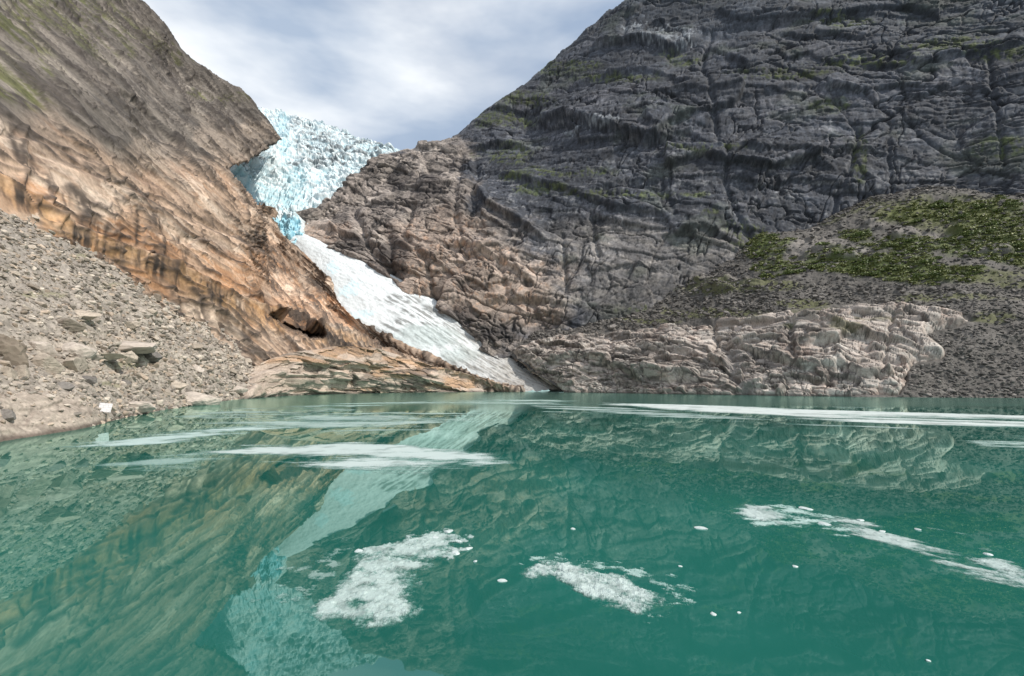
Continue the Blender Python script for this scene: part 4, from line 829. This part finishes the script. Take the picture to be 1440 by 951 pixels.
# shrubs
def leafmat(name, c1, c2):
    m = bpy.data.materials.new(name); m.use_nodes = True; nt = m.node_tree; b = nt.nodes['Principled BSDF']; b.inputs['Roughness'].default_value = .6
    g = nt.nodes.new('ShaderNodeNewGeometry'); cr = nt.nodes.new('ShaderNodeValToRGB'); e = cr.color_ramp.elements; e[0].color = (*c1, 1); e[1].color = (*c2, 1)
    nt.links.new(g.outputs['Random Per Island'], cr.inputs[0]); nt.links.new(cr.outputs[0], b.inputs[0]); return m
M_leaf = leafmat('shrub_leaves', (.028, .055, .010), (.18, .22, .05)); M_grass = leafmat('slope_grass', (.055, .08, .016), (.21, .22, .06))
def leaves(n, r, ls, flat=.6):
    """n small leaf faces through a low dome of radius 1"""
    c = r.normal(size=(n, 3)); c /= np.linalg.norm(c, axis=1, keepdims=True); c *= r.random((n, 1))**.45; lob = 1+.35*np.sin(np.arctan2(c[:, 1], c[:, 0])*3+r.random()*6)
    c[:, 2] = np.abs(c[:, 2])*flat; c[:, :2] *= lob[:, None]
    u = r.normal(size=(n, 3)); u /= np.linalg.norm(u, axis=1, keepdims=True); w = np.cross(u, r.normal(size=(n, 3))); w /= np.linalg.norm(w, axis=1, keepdims=True)
    l = ls*(.6+.8*r.random((n, 1)))
    V = np.stack([c-u*l, c+w*l*.6, c+u*l, c-w*l*.6], 1).reshape(-1, 3); return V
SM = []
for k in range(5):
    V = leaves(420, np.random.default_rng(300+k), .11); me = rawmesh('shrub', V, np.arange(len(V)).reshape(-1, 4), 4, False); me.materials.append(M_leaf); SM.append(me)
TQ = T_.Q.reshape(-1, 3); tc_ = TC.ravel(); r = np.random.default_rng(21)
cand = r.integers(0, len(tc_), 60000); xx = T_.qxy[0][cand]; yy = T_.qxy[1][cand]
cand = cand[(tc_[cand] > .05+.6*r.random(len(cand))) & (xx > 1035) & (xx < 1500) & (segdist(xx.astype(f32), yy.astype(f32), OUT, True) < 0)]
for i in cand[:190]:
    p = TQ[i]; o = bpy.data.objects.new('shrub', SM[r.integers(5)]); S.collection.objects.link(o); w = .7+2.0*r.random()**2
    o.location = (p[0], p[1], p[2]-.1); o.scale = (w*1.2, w, w*r.uniform(.8, 1.2)); o.rotation_euler = (0, 0, r.uniform(0, 6))
    hi = T_.qxy[1][i] < 335
    tag(o, 'low green shrub high on the slope right under the dark cliff' if hi else 'low dark green shrub in the dense belt above the right scree', 'shrub', 'shrubs high under the right cliff' if hi else 'shrubs in the belt above the right scree')
VV = []
for i in cand[190:1900]:
    p = TQ[i]; w = r.uniform(.5, 1.3); V = leaves(60, r, .26, .55)*np.array([w*1.3, w, w]); VV.append(V+p)
V = np.concatenate(VV); me = rawmesh('undergrowth', V, np.arange(len(V)).reshape(-1, 4), 4, False)
tag(link('undergrowth', me, M_grass), 'low yellow green undergrowth spread over the right slope', 'undergrowth', kind='stuff')
# ------------------------------------------------------------------ white board on the shore
p, n = S_.lonlat(146, 582); k = pxm(p)
sg = bpy.data.objects.new('notice_board', None); S.collection.objects.link(sg); sg.location = tuple(p); sg.rotation_euler = (0, 0, math.radians(28))
tag(sg, 'small white notice board standing on the stony left shore', 'sign')
def boxm(name, x0, x1, y0, y1, z0, z1, mat, par, tilt=0, bev=.01):
    bm = bmesh.new(); bmesh.ops.create_cube(bm, size=1)
    bmesh.ops.transform(bm, matrix=Matrix.Translation(((x0+x1)/2, (y0+y1)/2, (z0+z1)/2))@Matrix.Diagonal((x1-x0, y1-y0, z1-z0, 1)), verts=bm.verts)
    bmesh.ops.bevel(bm, geom=bm.edges[:], offset=bev, segments=2, affect='EDGES')
    bmesh.ops.rotate(bm, cent=(0, 0, 0), matrix=Matrix.Rotation(tilt, 3, 'Y'), verts=bm.verts)
    me = bpy.data.meshes.new(name); bm.to_mesh(me); bm.free(); return link(name, me, mat, par)
M_wh = plain_mat('white_board', (.80, .76, .78)); M_wood = plain_mat('grey_post', (.30, .26, .22))
w = 7*k; h = 13*k
boxm('panel', -w, w, -.03, 0, h*.2, h*1.15, M_wh, sg, .14)
for sx in (-.7, .7): boxm('leg', sx*w-.04, sx*w+.04, .01, .08, -.5, h*1.1, M_wood, sg, .14)
# ------------------------------------------------------------------ slush and ice on the water
def slush(name, label, poly, edge, sc, k=1., thr=0., amax=1., col=(.72, .80, .78), h=.03, seed=0, stretch=1., ang=0., lump=.12, n=420, group=None, thin=(.07, .24, .20), cat='slush ice', gain=.55):
    Wp = ground([q[0] for q in poly], [q[1] for q in poly])[:, :2]
    ca_, sa_ = math.cos(ang), math.sin(ang); Rm = np.array([[ca_, sa_], [-sa_, ca_]]); U = Wp@Rm.T
    lo = U.min(0)-edge*.8; hi = U.max(0)+edge*.8; sz = hi-lo
    # cells about the shape of a pixel footprint where the patch lies
    asp = sz[0]/sz[1]; nu = int(min(1400, max(60, n*math.sqrt(asp)))); nv = int(min(900, max(60, n/math.sqrt(asp))))
    u, v = np.meshgrid(np.linspace(lo[0], hi[0], nu), np.linspace(lo[1], hi[1], nv)); u = u.astype(f32); v = v.astype(f32)
    F = np.clip(segdist(u, v, [tuple(q) for q in U], True)/edge, -1, 1)
    nz = fbm(u/(sc*stretch), v/sc, 6, 500+seed, gain)*2.2*k+.5*k*fbm(u/(sc*.12*max(1, stretch*.5)), v/(sc*.12), 3, 540+seed)
    F = F+nz-thr
    f1, e, i, j, ox, oy = worley(u/lump, v/(lump*.9), 520+seed); f1b, eb, *_ = worley(u/(lump*.38)+.3*fbm(u/lump, v/lump, 2, 5), v/(lump*.38), 523+seed)
    body = sst(F, 0, 1.0)
    mid = fbm(u/(lump*4), v/(lump*4), 4, 590+seed); f1c, ec, ic, jc, *_ = worley(u/(lump*2.4)+.5*mid, v/(lump*2.2), 527+seed)
    z = .003+h*body*(.3+.7*np.clip(1-f1*1.3, 0, 1)*rnd(i, j, 3)**2+.7*np.clip(1-f1c*1.2, 0, 1)*rnd(ic, jc, 4)+.15*np.clip(1-f1b*1.4, 0, 1)+.4*mid)
    al = np.clip(sst(F, 0, .55)*(1-.35*sst(mid, .0, .4))*(.35+.65*sst(F+.5*(np.exp(-eb/.12)*-1)-.6*np.maximum(0, fbm(u/(sc*.5*stretch), v/(sc*.5), 3, 580+seed)), 0, .9)), 0, 1)*amax
    C = np.zeros(u.shape+(3,), f32)+np.array(thin, f32); C = mixc(C, col, sst(F+.25*rnd(i, j, 8)+.3*rnd(ic, jc, 8)-.6*mid-.2*np.exp(-ec/.08), .1, 1.3))
    XY = np.stack([u, v], -1)@Rm; Q = np.concatenate([XY, z[..., None]], -1)
    o = gridmesh(name, Q, C, M_slush, keep=(F > 0), alpha=al); return tag(o, label, cat, group, 'stuff' if name == 'ice_fringe' or 'ragged' in label or 'torn' in label else None)
slush('slush_sheet', 'wide pale slush sheet floating left of centre across the glacier reflection', [(300, 629), (340, 622), (420, 624), (500, 621), (580, 627), (640, 634), (700, 641), (718, 648), (690, 655), (620, 654), (560, 657), (480, 653), (400, 647), (340, 639)], 1.4, 2.2, .9, -.25, .9, (.50, .59, .57), .02, 1, 4.5, 0, .35, 620)
slush('slush_sheet', 'faint thin slush film drifting off the left shore', [(130, 622), (200, 611), (300, 603), (385, 597), (405, 603), (310, 613), (230, 624), (160, 630)], 2.4, 3.2, .9, -.2, .75, (.55, .70, .68), .01, 2, 4, .5, .4, 420)
slush('slush_sheet', 'very faint slush film between the shore film and the wide slush sheet', [(110, 660), (180, 645), (290, 632), (345, 642), (280, 656), (180, 664)], 1.8, 2.4, .9, 0, .45, (.45, .64, .60), .01, 3, 4, .3, .4, 380)
slush('slush_band', 'thin broken slush streaks far out before the rock shelf', [(380, 570), (560, 564), (760, 560), (830, 564), (760, 570), (600, 569), (480, 574)], 4, 5, .8, .45, .6, (.60, .74, .70), .01, 4, 5, 0, .8, 420)
slush('slush_band', 'thin slush streaks in front of the snow tongue reflection', [(330, 596), (420, 584), (560, 578), (700, 580), (690, 592), (560, 600), (430, 606)], 2.5, 4, 1.0, .3, .5, (.55, .70, .66), .01, 14, 5, 0, .8, 420)
slush('slush_band', 'brightest long white slush band across the far right water', [(850, 567), (960, 569), (1080, 573), (1250, 580), (1440, 585), (1640, 592), (1640, 608), (1440, 601), (1300, 598), (1150, 589), (1000, 580), (900, 573)], 2.6, 6, 1.0, -.35, .95, (.60, .66, .64), .04, 5, 7, -.42, .8, 700)
slush('slush_band', 'thinner streaky slush band just below the long white band', [(740, 565), (860, 572), (1000, 583), (1130, 592), (1300, 602), (1440, 609), (1560, 616), (1560, 622), (1440, 616), (1280, 607), (1100, 598), (960, 590), (850, 581), (740, 573)], 1.6, 3, 1.2, .5, .8, (.42, .51, .49), .02, 6, 9, -.42, .6, 700)
slush('slush_band', 'short slush streaks by the right edge of the picture', [(1340, 618), (1420, 620), (1500, 624), (1500, 640), (1430, 636), (1360, 628)], .9, 2.2, .9, .5, .7, (.6, .74, .7), .02, 7, 5, -.3, .4, 420)
slush('ice_pack', 'lumpy white ice pack nearest the camera left of centre', [(592, 752), (622, 745), (645, 757), (638, 775), (612, 788), (598, 800), (582, 817), (590, 848), (594, 864), (562, 876), (524, 887), (498, 883), (478, 880), (440, 873), (424, 862), (438, 846), (466, 834), (476, 806), (494, 788), (510, 772), (552, 764)], .30, .55, .8, -.05, .95, (.38, .47, .445), .045, 8, 1, 0, .10, 760)
slush('ice_fringe', 'loose brash ice trailing from the upper right of the nearest ice pack', [(560, 756), (620, 740), (665, 752), (664, 778), (625, 790), (600, 790)], .3, .28, 1.5, .6, .85, (.40, .49, .47), .03, 18, 1, 0, .08, 420)
slush('ice_pack', 'long curved white ice raft in the near water right of centre', [(727, 797), (748, 790), (790, 793), (835, 800), (885, 812), (925, 828), (938, 842), (930, 853), (905, 862), (880, 856), (850, 848), (822, 842), (800, 828), (776, 815), (742, 811)], .24, .5, .8, .0, .95, (.42, .50, .48), .05, 9, 1.5, -.25, .09, 700)
slush('ice_fringe', 'thin lacy ice fringe behind the long curved raft', [(718, 796), (748, 782), (830, 784), (900, 798), (965, 822), (975, 842), (920, 870), (890, 866), (940, 842), (900, 818), (830, 800), (760, 790)], .3, .26, 1.5, .5, .6, (.50, .68, .64), .02, 10, 1.5, -.25, .08, 620)
slush('ice_pack', 'bright oval ice patch at the left end of the drifting ice trail', [(1034, 724), (1050, 711), (1080, 709), (1112, 722), (1102, 732), (1078, 736), (1055, 734)], .35, .6, .8, -.25, .92, (.44, .52, .50), .04, 11, 1.6, -.3, .12, 420)
slush('ice_fringe', 'thin ice scatter around the bright oval patch', [(1020, 726), (1045, 706), (1110, 708), (1180, 728), (1240, 756), (1200, 764), (1130, 748), (1060, 744)], .5, .5, 1.4, .65, .7, (.52, .69, .65), .02, 12, 2.2, -.3, .12, 620)
slush('ice_pack', 'streaky ice trail leading from the oval patch to the right edge', [(1165, 722), (1225, 734), (1285, 762), (1345, 786), (1400, 812), (1460, 834), (1460, 840), (1390, 815), (1325, 796), (1265, 775), (1215, 752), (1180, 738)], .5, .6, 1.0, -.25, .9, (.42, .50, .48), .03, 13, 3.5, -.62, .12, 760)
slush('ice_pack', 'short second ice trail above the end of the long trail', [(1375, 790), (1396, 778), (1430, 796), (1470, 820), (1470, 834), (1410, 816)], .35, .45, 1.0, 0, .85, (.42, .51, .49), .03, 15, 2.5, -.6, .1, 420)
slush('slush_sheet', 'torn lower left edge of slush below the wide pale sheet', [(330, 640), (420, 650), (560, 660), (640, 658), (600, 668), (480, 664), (380, 656)], .9, 1.3, 1.2, .7, .55, (.42, .54, .50), .012, 19, 4, 0, .25, 420)
slush('slush_band', 'ragged slush streaks between the rock shelf and the wide pale sheet', [(230, 586), (330, 574), (460, 570), (600, 588), (640, 606), (520, 616), (400, 612), (300, 600)], 2.2, 3.0, 1.2, .5, .55, (.42, .55, .52), .01, 24, 6, .1, .5, 520)
slush('ice_fringe', 'thin greenish brash ice left of the nearest ice pack', [(400, 800), (470, 760), (520, 770), (480, 810), (430, 850), (380, 880), (360, 850)], .5, .3, 1.5, .8, .5, (.34, .48, .44), .02, 28, 1.2, 0, .09, 420)
M_chunk = plain_mat('ice_chunk', (.50, .56, .55), .4)
IC = [rock_mesh('ice_chunk', 700+k, M_chunk, .3, .05) for k in range(5)]
for q, (x, y, w, lab) in enumerate([(985, 743, 9, 'flat ice chunk alone left of the oval ice patch'), (1159, 737, 9, 'bright ice chunk between the oval patch and the long trail'), (1134, 716, 9, 'small ice chunk above and right of the oval patch'),
    (658, 772, 7, 'small round ice chunk right of the nearest ice pack'), (640, 778, 9, 'ice chunk touching the right side of the nearest ice pack'), (706, 817, 7, 'small ice chunk between the ice pack and the curved raft'), (806, 744, 4, 'tiny ice chunk alone in the open water at the centre'),
    (645, 762, 6, None), (630, 748, 8, 'ice chunk at the top tip of the nearest ice pack'), (1003, 864, 5, 'tiny round ice chunk right of the curved raft'), (1039, 862, 3, None), (1118, 797, 4, None), (1306, 930, 3, None), (668, 790, 4, None), (612, 757, 8, None), (600, 768, 7, None), (505, 775, 7, None), (957, 797, 3, None), (1290, 745, 5, None), (1390, 780, 6, None), (1240, 748, 6, None), (1210, 732, 5, None), (1436, 552.8, 2, None)]):
    if y < 600: continue
    p = ground(x, y); k = pxm(p); o = bpy.data.objects.new('ice_chunk', IC[q % 5]); S.collection.objects.link(o)
    o.location = (p[0], p[1], .004); o.scale = (w*k, w*k*.8, .2*w*k+.012); o.rotation_euler = (0, 0, q*1.3)
    tag(o, lab or 'tiny white ice chunk drifting loose on the green water', 'ice chunk', 'loose ice chunks on the lake')
